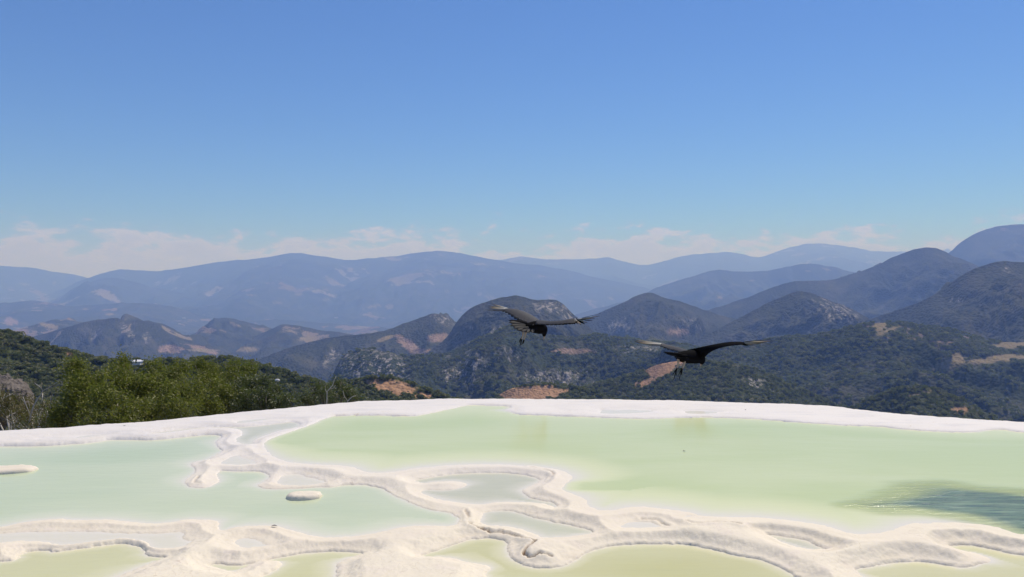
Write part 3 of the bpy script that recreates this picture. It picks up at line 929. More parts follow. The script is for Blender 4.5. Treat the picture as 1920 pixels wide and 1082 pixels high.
# near hills
H.append(Hill([(1000, 775), (1050, 745), (1110, 722), (1150, 713), (1200, 697), (1240, 682), (1280, 677), (1330, 679), (1380, 684), (1420, 695), (1470, 714), (1520, 738), (1580, 765), (1640, 800)], 1150, 620, 170, 16, 90, 281, 1.8, 100, mat=M_NEAR,
              patches=[('soil', 1245, 690, 36, 13, -22), ('soil', 1215, 715, 26, 5, -20), ('rock', 1420, 720, 40, 12, 20)], crestn=1.5))
H.append(Hill([(1540, 800), (1600, 765), (1640, 745), (1690, 728), (1730, 726), (1770, 735), (1810, 755), (1850, 775), (1920, 810)], 1000, 420, 130, 12, 70, 291, 1.8, 80, mat=M_NEAR,
              patches=[('tan', 1725, 738, 30, 3, -10), ('soil', 1800, 768, 16, 6, 0)], crestn=1.5))
H.append(Hill([(860, 800), (910, 760), (945, 735), (975, 725), (1020, 721), (1060, 723), (1100, 730), (1160, 752), (1220, 790)], 900, 300, 80, 6, 70, 301, 1.8, 70, mat=M_NEAR,
              patches=[('soil', 998, 737, 62, 14.5, -1)], crestn=1.0))
H.append(Hill([(460, 800), (560, 740), (620, 722), (680, 712), (730, 710), (765, 718), (800, 732), (840, 744), (900, 765), (960, 800)], 560, 190, 60, 3, 50, 311, 1.8, 80, mat=M_NEAR,
              patches=[('soil', 738, 727, 46, 14, 10), ('soil', 798, 741, 16, 4, 15)], crestn=1.2))
H.append(Hill([(-500, 565), (-250, 590), (-100, 606), (0, 622), (60, 640), (130, 660), (190, 673), (260, 679), (350, 677), (420, 673), (460, 680), (520, 696), (560, 708), (620, 725), (680, 747), (760, 790)], 430, 260, 80, 7, 60, 321, 2.0, 110, mat=M_NEAR,
              patches=[('soil', 132, 667, 9, 3, 20), ('rock', 250, 750, 60, 30, 0)], crestn=1.5))
for hh in H:
    hh.build()

# valley floor sheet reaching the haze edge
gm = hill_mat('valley', 0.22, patches=0.4, bumpd=8)
n = 60
gx, gy = np.meshgrid(np.linspace(-29000, 29000, n), np.linspace(-29000, 29000, n))
mesh_v = np.stack([gx.ravel(), gy.ravel(), FLOOR - 30 + 25 * fbm(gx.ravel() / 6000, gy.ravel() / 6000, 7, 3)], 1)
structure(mesh_np('valley', mesh_v, grid_faces(n, n), gm))


# ================================================================== WOODS (instances on real points, one mass per hill)
def foliage_mat(name, c0, c1, rough=0.5, trans=0.25, spec=0.4):
    m, t = new_mat(name)
    co = t.n('ShaderNodeTexCoord').outputs['Object']
    g = t.n('ShaderNodeNewGeometry')
    oi = t.n('ShaderNodeObjectInfo')
    rnd = t.math('FRACT', t.math('ADD', t.math('MULTIPLY', g.outputs['Random Per Island'], 1.0), oi.outputs['Random']))
    nz = t.noise(co, 3.0, 3)
    f = t.math('ADD', t.math('MULTIPLY', rnd, 0.55), t.math('MULTIPLY', nz, 0.45))
    c = t.mix(f, c0, c1)
    p = t.n('ShaderNodeBsdfPrincipled', {'Base Color': c, 'Roughness': rough, 'Specular IOR Level': spec})
    sh = p
    if trans:
        tl = t.n('ShaderNodeBsdfTranslucent', {'Color': t.mix(0.5, c, (0.30, 0.42, 0.04))})
        sh = t.n('ShaderNodeMixShader', {0: trans, 1: p, 2: tl})
    t.n('ShaderNodeOutputMaterial', {0: sh})
    return m


def crown_mesh(name, n, mat, seed, leaf=0.16):
    """unit-size tree crown out of leaf clumps, instanced for woods"""
    r = np.random.default_rng(seed)
    lobes = []
    for i in range(7):
        a = r.uniform(0, 2 * math.pi)
        lobes.append((0.5 * math.cos(a) * r.uniform(.3, 1), 0.5 * math.sin(a) * r.uniform(.3, 1), r.uniform(0.35, 0.8), r.uniform(0.26, 0.42)))
    vs, fs = [], []
    for i in range(n):
        l = lobes[r.integers(len(lobes))]
        d = r.normal(size=3)
        d /= np.linalg.norm(d)
        d[2] = abs(d[2]) * 0.9 - 0.25
        c = np.array(l[:3]) + d * l[3] * r.uniform(.85, 1.05)
        a = r.normal(size=3)
        a -= d * (a @ d) * 0.8
        a /= np.linalg.norm(a)
        b_ = np.cross(d, a)
        s = leaf * r.uniform(.6, 1.3)
        k = len(vs)
        vs += [c - a * s, c + b_ * s * .8, c + a * s, c - b_ * s * .8 + d * s * .3]
        fs += [(k, k + 1, k + 2, k + 3)]
    # inner body so that the crown is not see-through everywhere
    me = bpy.data.meshes.new(name)
    me.from_pydata([tuple(v) for v in vs], [], fs)
    me.materials.append(mat)
    me.update()
    return bpy.data.objects.new(name, me)


WOODM = foliage_mat('wood_foliage', (0.075, 0.082, 0.038), (0.25, 0.245, 0.105), 0.7, 0.25, 0.2)
WOODM2 = foliage_mat('scrub_foliage', (0.10, 0.10, 0.052), (0.29, 0.265, 0.13), 0.7, 0.25, 0.2)
protos = [crown_mesh('wood_crown', 130, WOODM, 1), crown_mesh('wood_crown', 130, WOODM, 2), crown_mesh('scrub_crown', 110, WOODM2, 3)]
crown_col = bpy.data.collections.new('crowns')
for p_ in protos:
    crown_col.objects.link(p_)


def scatter_group():
    ng = bpy.data.node_groups.new('scatter', 'GeometryNodeTree')
    ng.interface.new_socket('Geometry', in_out='INPUT', socket_type='NodeSocketGeometry')
    ng.interface.new_socket('Geometry', in_out='OUTPUT', socket_type='NodeSocketGeometry')
    nd = ng.nodes
    gi, go = nd.new('NodeGroupInput'), nd.new('NodeGroupOutput')
    m2p = nd.new('GeometryNodeMeshToPoints')
    ci = nd.new('GeometryNodeCollectionInfo')
    ci.inputs['Collection'].default_value = crown_col
    ci.inputs['Separate Children'].default_value = True
    ci.inputs['Reset Children'].default_value = True
    iop = nd.new('GeometryNodeInstanceOnPoints')
    iop.inputs['Pick Instance'].default_value = True

    def at_in(n_, ty='FLOAT'):
        a = nd.new('GeometryNodeInputNamedAttribute')
        a.data_type = ty
        a.inputs[0].default_value = n_
        return a.outputs[0]
    cx = nd.new('ShaderNodeCombineXYZ')
    cs = nd.new('ShaderNodeCombineXYZ')
    L = ng.links.new
    L(at_in('rot'), cx.inputs[2])
    sc_ = at_in('size')
    L(sc_, cs.inputs[0])
    L(sc_, cs.inputs[1])
    L(at_in('tall'), cs.inputs[2])
    L(gi.outputs[0], m2p.inputs[0])
    L(m2p.outputs[0], iop.inputs['Points'])
    L(ci.outputs[0], iop.inputs['Instance'])
    L(at_in('pick', 'INT'), iop.inputs['Instance Index'])
    L(cx.outputs[0], iop.inputs['Rotation'])
    L(cs.outputs[0], iop.inputs['Scale'])
    L(iop.outputs[0], go.inputs[0])
    return ng


NG = scatter_group()


def woods(hill, n, size, label, name='woodland', scrubfrac=0.3, vmax=1.0, pxr=None, clump=0.0, vpow=1.0):
    a, b_ = (hill.cx[0], hill.cx[-1]) if pxr is None else pxr
    px = rng.uniform(a, b_, n)
    v = -0.06 + (vmax + 0.06) * rng.uniform(0, 1, n) ** vpow
    x, y, z = hill.pos(px, v)
    mk = hill.masks(x, y, z)
    keep = (rng.uniform(0, 1, n) > np.maximum(mk['soil'], mk['tan']) * 1.15 - 0.01) & (rng.uniform(0, 1, n) > mk['rock'] * 0.6)
    if clump:
        keep &= fbm(x / (size * 9), y / (size * 9), 77, 3) + 0.35 > rng.uniform(-0.2, clump, n) * 0.9
    x, y, z = x[keep], y[keep], z[keep]
    k = len(x)
    me = bpy.data.meshes.new(name)
    me.vertices.add(k)
    s = size * rng.uniform(0.5, 1.35, k) ** 1.2
    me.vertices.foreach_set('co', np.stack([x, y, z - 0.25 * s], 1).astype(np.float32).ravel())
    for an, ty, av in (('size', 'FLOAT', s), ('tall', 'FLOAT', s * rng.uniform(.6, .95, k)), ('rot', 'FLOAT', rng.uniform(0, 6.28, k)),
                       ('pick', 'INT', np.where(rng.uniform(0, 1, k) < scrubfrac, 2, rng.integers(0, 2, k)))):
        at0 = me.attributes.new(an, ty, 'POINT')
        at0.data.foreach_set('value', av.astype(np.float32 if ty == 'FLOAT' else np.int32))
    o = bpy.data.objects.new(name, me)
    C.objects.link(o)
    md = o.modifiers.new('scatter', 'NODES')
    md.node_group = NG
    return tag(o, label, 'woodland', None, 'stuff')


woods(H[-1], 17000, 3.4, 'dense dark green scrub wood covering the near left slope behind the bushes', scrubfrac=0.4, pxr=(-300, 760), vmax=0.95, vpow=0.8)
woods(H[-2], 4500, 3.6, 'scrub wood round the orange clearing just right of the bushes', pxr=(480, 940), scrubfrac=0.4)
woods(H[-3], 2600, 4.5, 'low scrub edging the bare orange mound below the left bird', pxr=(880, 1210), scrubfrac=0.4)
woods(H[-4], 3500, 5.0, 'scrub wood on the small hill at the lower right', pxr=(1560, 1900), scrubfrac=0.5)
woods(H[-5], 12000, 5.2, 'open scrub wood on the red earth hill under the right bird', pxr=(1010, 1620), scrubfrac=0.5)
woods(H[-6], 26000, 8.0, 'dark forest on the broad slope to the right of the birds', pxr=(1190, 2100), clump=0.9, scrubfrac=0.25)
woods(H[-7], 22000, 8.0, 'dark forest on the rocky slopes between bushes and birds', pxr=(580, 1540), clump=0.9, scrubfrac=0.25)

# ================================================================== SHRUBS BEYOND THE RIM
LEAF = foliage_mat('glossy_leaf', (0.03, 0.038, 0.010), (0.30, 0.29, 0.05), 0.50, 0.30, 0.35)
LEAF2 = foliage_mat('grey_green_leaf', (0.03, 0.04, 0.018), (0.15, 0.16, 0.07), 0.45, 0.22, 0.4)
LEAFB = foliage_mat('brown_dry_leaf', (0.07, 0.05, 0.028), (0.20, 0.155, 0.075), 0.75, 0.25, 0.2)
BARK = simple_mat('grey_bark', (0.20, 0.17, 0.14), 0.85, 0.4, 25, 0.004, 0.2)
BARKW = simple_mat('pale_bark', (0.46, 0.42, 0.36), 0.8, 0.3, 25, 0.003, 0.2)


def shrub(name, lobes, base, nleaf, leaf, mat, bark, label, cat, group=None, seed=1, twigs=26, shell=0.75):
    """lobes: (x, y, z, r) balls of foliage in world space; base: the foot of the stem"""
    r = np.random.default_rng(seed)
    root = empty(name, base)
    bz = Vector(base)
    # branches
    m = MB()
    for (x, y, z, rad) in lobes:
        tip = Vector((x, y, z))
        mid = bz.lerp(tip, 0.5) + Vector(r.normal(size=3)) * 0.10 * (tip - bz).length * 0.6
        m.tube([bz, bz.lerp(mid, .5), mid, mid.lerp(tip, .6), tip], [0.045, 0.035, 0.026, 0.018, 0.010], 5)
        for _ in range(max(2, int(twigs / len(lobes)))):
            d = Vector(r.normal(size=3))
            d.z = abs(d.z) * 0.7
            d.normalize()
            s0 = mid.lerp(tip, r.uniform(.3, 1))
            e = tip + d * rad * r.uniform(.75, 1.1)
            m.tube([s0, s0.lerp(e, .5) + Vector(r.normal(size=3)) * .04, e], [0.010, 0.007, 0.003], 4)
    m.build('branches', bark, root, origin=base)
    # leaves, gathered in sprigs on small tufts that sit on each lobe
    tufts = []
    for (x, y, z, rad) in lobes:
        nt = 9
        for q in range(nt):
            dd_ = r.normal(size=3)
            dd_ /= np.linalg.norm(dd_)
            dd_[2] = dd_[2] * 0.8 + 0.15
            tufts.append((x + dd_[0] * rad * .72, y + dd_[1] * rad * .72, z + dd_[2] * rad * .72, rad * r.uniform(.26, .46)))
    lobes = tufts
    W = np.array([l[3] ** 2 for l in lobes])
    W = W / W.sum()
    nsp = max(10, nleaf // 14)
    li = r.choice(len(lobes), nsp, p=W)
    Lb = np.array(lobes)[li]
    d = r.normal(size=(nsp, 3))
    d /= np.linalg.norm(d, axis=1)[:, None]
    rr = shell + (1.08 - shell) * r.uniform(0, 1, nsp) ** 0.6
    rr = np.where(r.uniform(0, 1, nsp) < 0.25, r.uniform(.3, 1.0, nsp), rr)
    bumpy = 1 + 0.16 * np.sin(d[:, 0] * 9 + li) * np.sin(d[:, 2] * 8 + d[:, 1] * 7)
    C0 = Lb[:, :3] + d * (Lb[:, 3] * rr * bumpy)[:, None]
    k = 14
    cen = np.repeat(C0, k, 0) + r.normal(size=(nsp * k, 3)) * leaf * 1.25
    dn = np.repeat(d, k, 0)
    N = dn * 0.45 + np.array([0.15, 0.2, 0.75]) + r.normal(size=dn.shape) * 0.65
    N /= np.linalg.norm(N, axis=1)[:, None]
    A = r.normal(size=N.shape)
    A -= N * (A * N).sum(1)[:, None]
    A /= np.linalg.norm(A, axis=1)[:, None]
    B = np.cross(N, A)
    s = (leaf * r.uniform(.55, 1.25, len(N)))[:, None]
    v0 = cen - A * s * .5
    v1 = cen + B * s * .24 + N * s * .07
    v2 = cen + A * s * .55 - N * s * .08
    v3 = cen - B * s * .24 + N * s * .07
    V = np.stack([v0, v1, v2, v3], 1).reshape(-1, 3) - np.array(base)[None, :]
    i = np.arange(len(N)) * 4
    Fq = np.concatenate([np.stack([i, i + 1, i + 2], 1), np.stack([i, i + 2, i + 3], 1)])
    mesh_np('foliage', V, Fq, mat, smooth=False, parent=root)
    return tag(root, label, cat, group)


def lob(px, py, Y, rpx):
    p = at(px, py, Y)
    return (p.x, p.y, p.z, rpx / F * Y)


# the big bush at the left, then its neighbours to the right
shrub('shrub', [lob(140, 700, 14.2, 28), lob(165, 720, 14.0, 34), lob(205, 712, 14.6, 32), lob(150, 755, 13.6, 38), lob(200, 760, 13.3, 40), lob(128, 775, 13.4, 28),
                lob(250, 730, 14.4, 38), lob(228, 692, 15.0, 18), lob(232, 676, 15.2, 11), lob(255, 770, 13.2, 34), lob(110, 800, 13.4, 28), lob(180, 800, 13.0, 40), lob(240, 800, 12.9, 34)],
      (-7.2, 14.4, -3.2), 21000, 0.050, LEAF, BARK, 'tall glossy green bush at the left, a single sprig standing up from its top', 'bush', 'bushes beyond the white rim', 11)
shrub('shrub', [lob(285, 700, 15.4, 26), lob(300, 722, 14.8, 38), lob(330, 708, 15.2, 32), lob(350, 735, 14.4, 36), lob(310, 762, 13.9, 42), lob(280, 790, 13.6, 34), lob(345, 775, 13.6, 36), lob(270, 740, 14.4, 30)],
      (-6.3, 14.9, -3.2), 15000, 0.048, LEAF, BARK, 'round yellow green bush in the middle of the row', 'bush', 'bushes beyond the white rim', 12)
shrub('shrub', [lob(380, 698, 16.4, 26), lob(408, 700, 16.6, 25), lob(440, 694, 16.8, 22), lob(465, 697, 16.6, 18), lob(395, 725, 15.8, 34), lob(440, 722, 16.0, 30), lob(400, 755, 15.0, 38), lob(385, 775, 14.6, 30)],
      (-6.1, 16.2, -3.2), 14000, 0.048, LEAF, BARK, 'green bush with a flat spreading top right of the middle', 'bush', 'bushes beyond the white rim', 13)
shrub('shrub', [lob(460, 733, 15.6, 26), lob(490, 726, 15.8, 20), lob(512, 740, 15.8, 17), lob(450, 755, 15.0, 28), lob(490, 752, 15.0, 24), lob(520, 760, 15.2, 18)],
      (-5.0, 15.8, -3.0), 9000, 0.046, LEAF2, BARK, 'lower duller green bush at the right end of the dense row', 'bush', 'bushes beyond the white rim', 14)
shrub('shrub', [lob(545, 756, 15.0, 16), lob(575, 748, 15.4, 16), lob(590, 726, 15.8, 13), lob(605, 740, 15.6, 18), lob(632, 722, 16.0, 14), lob(645, 738, 15.8, 18), lob(622, 752, 15.2, 16), lob(665, 745, 16.0, 13)],
      (-3.8, 15.6, -2.6), 5200, 0.042, LEAF2, BARK, 'thin open bush with bare pale twigs where the rim bends', 'bush', 'bushes beyond the white rim', 15, 34)
shrub('dry_shrub', [lob(20, 775, 15.5, 32), lob(60, 768, 16.0, 28), lob(88, 770, 15.4, 20), lob(45, 795, 14.4, 28), lob(92, 795, 14.2, 22), lob(-15, 765, 16.0, 34), lob(5, 748, 17.5, 22)],
      (-9.0, 15.4, -3.0), 8000, 0.040, LEAFB, BARKW, 'brown half dry scrub in the lower left corner by the rim', 'bush', 'bushes beyond the white rim', 16, 60)


def bare_tree(base_px, base_y, depth, segs, label, rad=0.014, group='bare pale twigs among the bushes'):
    p0 = at(base_px, base_y, depth)
    root = empty('bare_sapling', p0)
    m = MB()
    pts = [at(a, b_, depth + c) for a, b_, c in segs[0]]
    m.tube(pts, [rad * (1 - 0.6 * i / len(pts)) for i in range(len(pts))], 6)
    m.build('trunk', BARKW, root, origin=p0)
    for sg in segs[1:]:
        m = MB()
        pts = [at(a, b_, depth + c) for a, b_, c in sg]
        m.tube(pts, [rad * 0.6 * (1 - 0.7 * i / len(pts)) for i in range(len(pts))], 5)
        m.build('branch', BARKW, root, origin=p0)
    return tag(root, label, 'sapling', group)


bare_tree(55, 790, 14.0, [[(55, 790, 0), (62, 764, 0), (70, 748, .05), (77, 740, .1), (80, 733, .1)], [(80, 733, .1), (77, 727, .1), (79, 720, .1), (78, 716, .1)],
                          [(80, 733, .1), (90, 728, 0), (100, 721, -.1), (107, 717, -.1)], [(80, 738, .1), (79, 750, 0), (75, 758, 0)], [(77, 727, .1), (70, 722, .2), (65, 718, .2)]],
          'bare forked grey sapling at the left against the dark hillside')
bare_tree(85, 800, 13.6, [[(85, 800, 0), (92, 776, 0), (96, 760, 0), (94, 744, 0)], [(92, 776, 0), (88, 780, .1), (86, 790, .1)], [(94, 752, 0), (98, 742, 0), (97, 735, 0)]],
          'thin pale stem rising from the brown scrub beside the big bush', 0.010)
bare_tree(612, 765, 14.9, [[(612, 768, 0), (613, 748, 0), (613, 735, 0), (618, 729, 0), (624, 722, 0), (627, 712, 0), (630, 706, 0)], [(613, 738, 0), (610, 730, 0), (611, 722, 0)],
                           [(618, 729, 0), (625, 728, 0), (629, 722, 0)]],
          'curved pale bare branch standing out of the thin bush near the rim bend', 0.011)
bare_tree(648, 762, 15.3, [[(648, 765, 0), (652, 752, 0), (660, 744, 0), (668, 742, 0)], [(652, 752, 0), (645, 742, 0), (643, 733, 0)]],
          'short pale bare twig at the right end of the thin bush', 0.010)
bare_tree(50, 800, 14.6, [[(60, 800, 0), (55, 775, 0), (48, 757, 0), (43, 744, 0)], [(50, 762, 0), (44, 752, 0), (40, 747, 0)]],
          'slanting thin pale stem over the brown scrub under the rocks', 0.010)

# low ground the shrubs grow from
n1, n2 = 60, 90
xx, yy = np.meshgrid(np.linspace(-42, 6, n2), np.linspace(0, 1, n1) ** 1.4 * 60 + 12.6)
zz = -2.9 - 0.42 * (yy - 13) + 1.1 * fbm(xx / 5, yy / 5, 91, 4) - 0.12 * np.maximum(xx + 9, 0) + 0.05 * np.maximum(-9 - xx, 0) * np.clip((yy - 13) / 12, 0, 1)
# rocky knob at the left
kn = at(-2, 700, 30)
zz = zz + 0
o = mesh_np('hillside', np.stack([xx.ravel(), yy.ravel(), zz.ravel()], 1), grid_faces(n1, n2),
            hill_mat('hillside_scrub', 30.0, bumpd=0.12, forest=((0.05, 0.05, 0.025), (0.11, 0.095, 0.05)), scrub=(0.16, 0.13, 0.08)),
            {'soil': np.zeros(xx.size), 'tan': np.zeros(xx.size), 'rock': (fbm(xx / 3, yy / 3, 95, 3) > 0.1).astype(float).ravel()})
structure(o)

# ------------------------------------------------------------------ rocks
ROCK = simple_mat('weathered_rock', (0.17, 0.145, 0.125), 0.9, 0.75, 2.6, 0.5, 0.15)
ROCKW = simple_mat('white_rock', (0.62, 0.60, 0.57), 0.9, 0.2, 1.0, 0.1, 0.15)


def rock(name, c, size, mat, label, seed, sub=4, group=None):
    import bmesh
    bm = bmesh.new()
    bmesh.ops.create_icosphere(bm, subdivisions=sub, radius=1.0)
    for v in bm.verts:
        p = v.co
        a = np.array([p.x + p.z * .7 + seed]), np.array([p.y - p.z * .6 + seed])
        k = 0.70 + 0.45 * float(ridged(a[0] * 1.6, a[1] * 1.6, seed, 5, .6)[0]) + 0.26 * float(ridged(a[0] * 6, a[1] * 4, seed + 3, 4)[0] - .5)
        v.co = Vector((p.x * size[0] * k, p.y * size[1] * k, p.z * size[2] * k))
    me = bpy.data.meshes.new(name)
    bm.to_mesh(me)
    bm.free()
    me.materials.append(mat)
    o = bpy.data.objects.new(name, me)
    o.location = c
    C.objects.link(o)
    return tag(o, label, 'rock', group)


rock('rock_outcrop', at(-30, 757, 30), (1.5, 1.6, 1.05), ROCK, 'jagged grey pink rock outcrop at the left edge above the brown scrub', 5, 5)
rock('boulder', at(22, 738, 29), (0.42, 0.5, 0.35), ROCK, 'small pinkish boulder on the right flank of the rock outcrop', 9, 4)
rock('boulder', at(520, 713, 330), (1.0, 0.9, 0.55), ROCKW, 'white boulder shining on the wooded slope right of the bushes', 21, 3)

# ------------------------------------------------------------------ small house on the left hill
WALL = simple_mat('white_wall', (0.55, 0.53, 0.50), 0.9, 0.1, 2)
ROOF = simple_mat('pale_sheet_roof', (0.75, 0.74, 0.73), 0.6, 0.06, 2)
DOORM = simple_mat('dark_opening', (0.05, 0.045, 0.04), 0.8)


def box(m, x0, x1, y0, y1, z0, z1_):
    m.add([(x0, y0, z0), (x1, y0, z0), (x1, y1, z0), (x0, y1, z0), (x0, y0, z1_), (x1, y0, z1_), (x1, y1, z1_), (x0, y1, z1_)],
          [(3, 2, 1, 0), (4, 5, 6, 7), (0, 1, 5, 4), (1, 2, 6, 5), (2, 3, 7, 6), (3, 0, 4, 7)])


def house(px, py, Y, wd, dp, ht, label, rot=0.0, group=None, door=True):
    p = at(px, py, Y)
    root = empty('house', (p.x, p.y, p.z - ht))
    root.rotation_euler.z = rot
    m = MB()
    box(m, -wd / 2, wd / 2, -dp / 2, dp / 2, -1, ht)
    m.build('wall', WALL, root, False)
    m = MB()
    e = 0.35
    m.add([(-wd / 2 - e, -dp / 2 - e, ht), (wd / 2 + e, -dp / 2 - e, ht), (wd / 2 + e, dp / 2 + e, ht + .1), (-wd / 2 - e, dp / 2 + e, ht + .1),
           (-wd / 2 - e, -dp / 2 - e, ht + .18), (wd / 2 + e, -dp / 2 - e, ht + .18), (wd / 2 + e, dp / 2 + e, ht + .75), (-wd / 2 - e, dp / 2 + e, ht + .75)],
          [(3, 2, 1, 0), (4, 5, 6, 7), (0, 1, 5, 4), (1, 2, 6, 5), (2, 3, 7, 6), (3, 0, 4, 7)])
    m.build('roof', ROOF, root, False)
    if door:
        m = MB()
        box(m, -wd * .1, wd * .1, -dp / 2 - .05, -dp / 2 - .01, 0, 2.0)
        m.build('door', DOORM, root, False)
    return tag(root, label, 'house', group)


house(258, 678, 385, 3.6, 3.0, 0.55, 'tiny pale roofed hut showing just above the big bush')
for (px, py, Y, wd, lb) in [(345, 596, 9300, 34, 'white speck of a building among the hills left of centre'),
                            (337, 607, 7700, 26, 'white building dot above the valley behind the left hill'),
                            (140, 613, 8000, 26, 'white building dot left of the dark rocky hill'),
                            (630, 595, 10200, 40, 'white building dot in the hazy valley at the centre')]:
    house(px, py, Y, wd, wd * .6, wd * .25, lb, 0.3, 'far white buildings in the valley', False)

# ================================================================== THE TWO VULTURES
BLACK = simple_mat('black_plumage', (0.007, 0.007, 0.008), 0.8, 0.4, 60, 0.002, 0.02)
GREYP = simple_mat('grey_sheen_plumage', (0.050, 0.046, 0.043), 0.6, 0.7, 45, 0.004, 0.2)  # sheen of the backlit wing tops, put into the plumage as grey
TAILM = simple_mat('brown_grey_plumage', (0.055, 0.052, 0.048), 0.8, 0.35, 50, 0.002, 0.2)
LEGM = simple_mat('pale_leg_skin', (0.38, 0.31, 0.24), 0.7, 0.3, 80)
HEADM = simple_mat('dark_head_skin', (0.03, 0.028, 0.028), 0.7, 0.3, 90, 0.002)


def quill_mat():
    m, t = new_mat('pale_primary')
    f = t.attr('along')
    n_ = t.noise(t.n('ShaderNodeTexCoord').outputs['Object'], 40.0)
    x = t.math('ADD', f, t.math('MULTIPLY', t.math('SUBTRACT', n_, 0.5), 0.25))
    c = t.ramp(x, [(0.0, (0.05, 0.05, 0.05)), (0.08, (0.74, 0.72, 0.66)), (0.55, (0.66, 0.55, 0.36)), (0.78, (0.32, 0.23, 0.13)), (0.92, (0.02, 0.018, 0.015))])  # pale vane, dark tip; the tan between paints the backlit glow
    p = t.n('ShaderNodeBsdfPrincipled', {'Base Color': c, 'Roughness': 0.5})
    tl = t.n('ShaderNodeBsdfTranslucent', {'Color': c})
    s = t.n('ShaderNodeMixShader', {0: 0.35, 1: p, 2: tl})
    t.n('ShaderNodeOutputMaterial', {0: s})
    return m


QUILL = quill_mat()


def feather(name, a, b_, wd, nrm, mat, parent, org, bend=0.0):
    """one vane: pointed, cupped, 1.5 mm thick, slightly bent"""
    a, b_ = Vector(a), Vector(b_)
    d = (b_ - a)
    ln = d.length
    d.normalize()
    nrm = Vector(nrm)
    nrm = (nrm - d * nrm.dot(d)).normalized()
    sd = d.cross(nrm)
    wd = wd * KB
    n = 7
    prof = [0.35, 0.8, 1.0, 1.0, 0.9, 0.62, 0.06]
    vs, al = [], []
    for i in range(n):
        t = i / (n - 1)
        c = a + d * ln * t + nrm * (bend * math.sin(math.pi * t * 0.5) ** 2)
        w_ = wd * 0.5 * prof[i]
        for (o_, hgt) in ((-w_, -0.12 * w_), (0, 0.002), (w_, -0.12 * w_), (0, -0.002)):
            vs.append(c + sd * o_ + nrm * hgt)
            al.append(t)
    fs = []
    for i in range(n - 1):
        for k in range(4):
            fs.append((i * 4 + k, i * 4 + (k + 1) % 4, (i + 1) * 4 + (k + 1) % 4, (i + 1) * 4 + k))
    fs += [(3, 2, 1, 0), tuple((n - 1) * 4 + k for k in range(4))]
    m = MB()
    m.add(vs, fs)
    o = m.build(name, mat, parent, origin=org)
    at0 = o.data.attributes.new('along', 'FLOAT', 'POINT')
    at0.data.foreach_set('value', al)
    return o


def wing(root, org, stations, mat, prim, sec_mat, seed=0):
    """stations: (leading point, trailing point) from the shoulder to the wrist; prim: (base, tip, width, material)"""
    m = MB()
    st_ = [(Vector(a), Vector(b_)) for a, b_ in stations]
    # densify
    L = smooth_poly([tuple(a) for a, _ in st_], False, 5)
    T = smooth_poly([tuple(b_) for _, b_ in st_], False, 5)
    nS, nc = len(L), 9
    vs = []
    r = random.Random(seed)
    for i in range(nS):
        a, b_ = Vector(L[i]), Vector(T[i])
        sp = Vector(L[min(i + 1, nS - 1)]) - Vector(L[max(i - 1, 0)])
        ch = b_ - a
        nrm = sp.cross(ch)
        if nrm.length < 1e-6:
            nrm = Vector((0, 0, 1))
        nrm.normalize()
        if nrm.z < 0:
            nrm = -nrm
        cl = ch.length
        scal = 1.0 + 0.05 * math.sin(i * 2.3) + r.uniform(-.03, .03)     # ragged trailing edge
        thick = 0.03 * (1 - 0.5 * i / nS)
        top, bot = [], []
        for k in range(nc):
            t = k / (nc - 1)
            th = thick * cl * (math.sqrt(max(t, 0)) * (1 - t) * 1.6) + 0.0012
            cam_ = 0.06 * cl * math.sin(math.pi * t)
            c = a + ch * t * scal
            top.append(c + nrm * (cam_ + th))
            bot.append(c + nrm * (cam_ - th * .5))
        vs += top + bot[::-1]
    n = 2 * nc
    fs = []
    for i in range(nS - 1):
        for k in range(n):
            fs.append((i * n + k, i * n + (k + 1) % n, (i + 1) * n + (k + 1) % n, (i + 1) * n + k))
    fs += [tuple(range(n))[::-1], tuple((nS - 1) * n + k for k in range(n))]
    m.add(vs, fs)
    wg = m.build('wing', mat, root, origin=org)
    # secondaries: a row of vanes under the trailing edge
    cnt = nS - 2
    for i in range(1, nS - 1, 2):
        a, b_ = Vector(L[i]), Vector(T[i])
        ch = b_ - a
        nn = (Vector(L[i + 1]) - Vector(L[i - 1])).cross(ch)
        if nn.z < 0:
            nn = -nn
        feather('feather', a + ch * .55 - nn.normalized() * .004, b_ + ch * 0.07, 0.078, nn, sec_mat, wg, Vector((0, 0, 0)) + org)
    # coverts: two ragged rows of short vanes lying on the upper side
    for row, (t0, t1, lift) in enumerate(((0.50, 0.94, 0.036), (0.26, 0.70, 0.056))):
        for i in range(1 + row % 2, nS - 1, 2):
            a, b_ = Vector(L[i]), Vector(T[i])
            ch = b_ - a
            spd = Vector(L[i + 1]) - Vector(L[i - 1])
            nn = spd.cross(ch)
            if nn.z < 0:
                nn = -nn
            nn.normalize()
            up_ = nn * ch.length * lift
            feather('feather', a + ch * t0 + up_, a + ch * (t1 + r.uniform(-.06, .08)) + up_ * 0.9 + spd * r.uniform(-.1, .25), r.uniform(.035, .05), nn,
                    mat, wg, org)
    for (a, b_, wd, mt, bend) in prim:
        feather('feather', a, b_, wd, (0, -0.25, 1), mt, wg, org, bend)
    for c in wg.children:
        c.parent = wg
    return wg


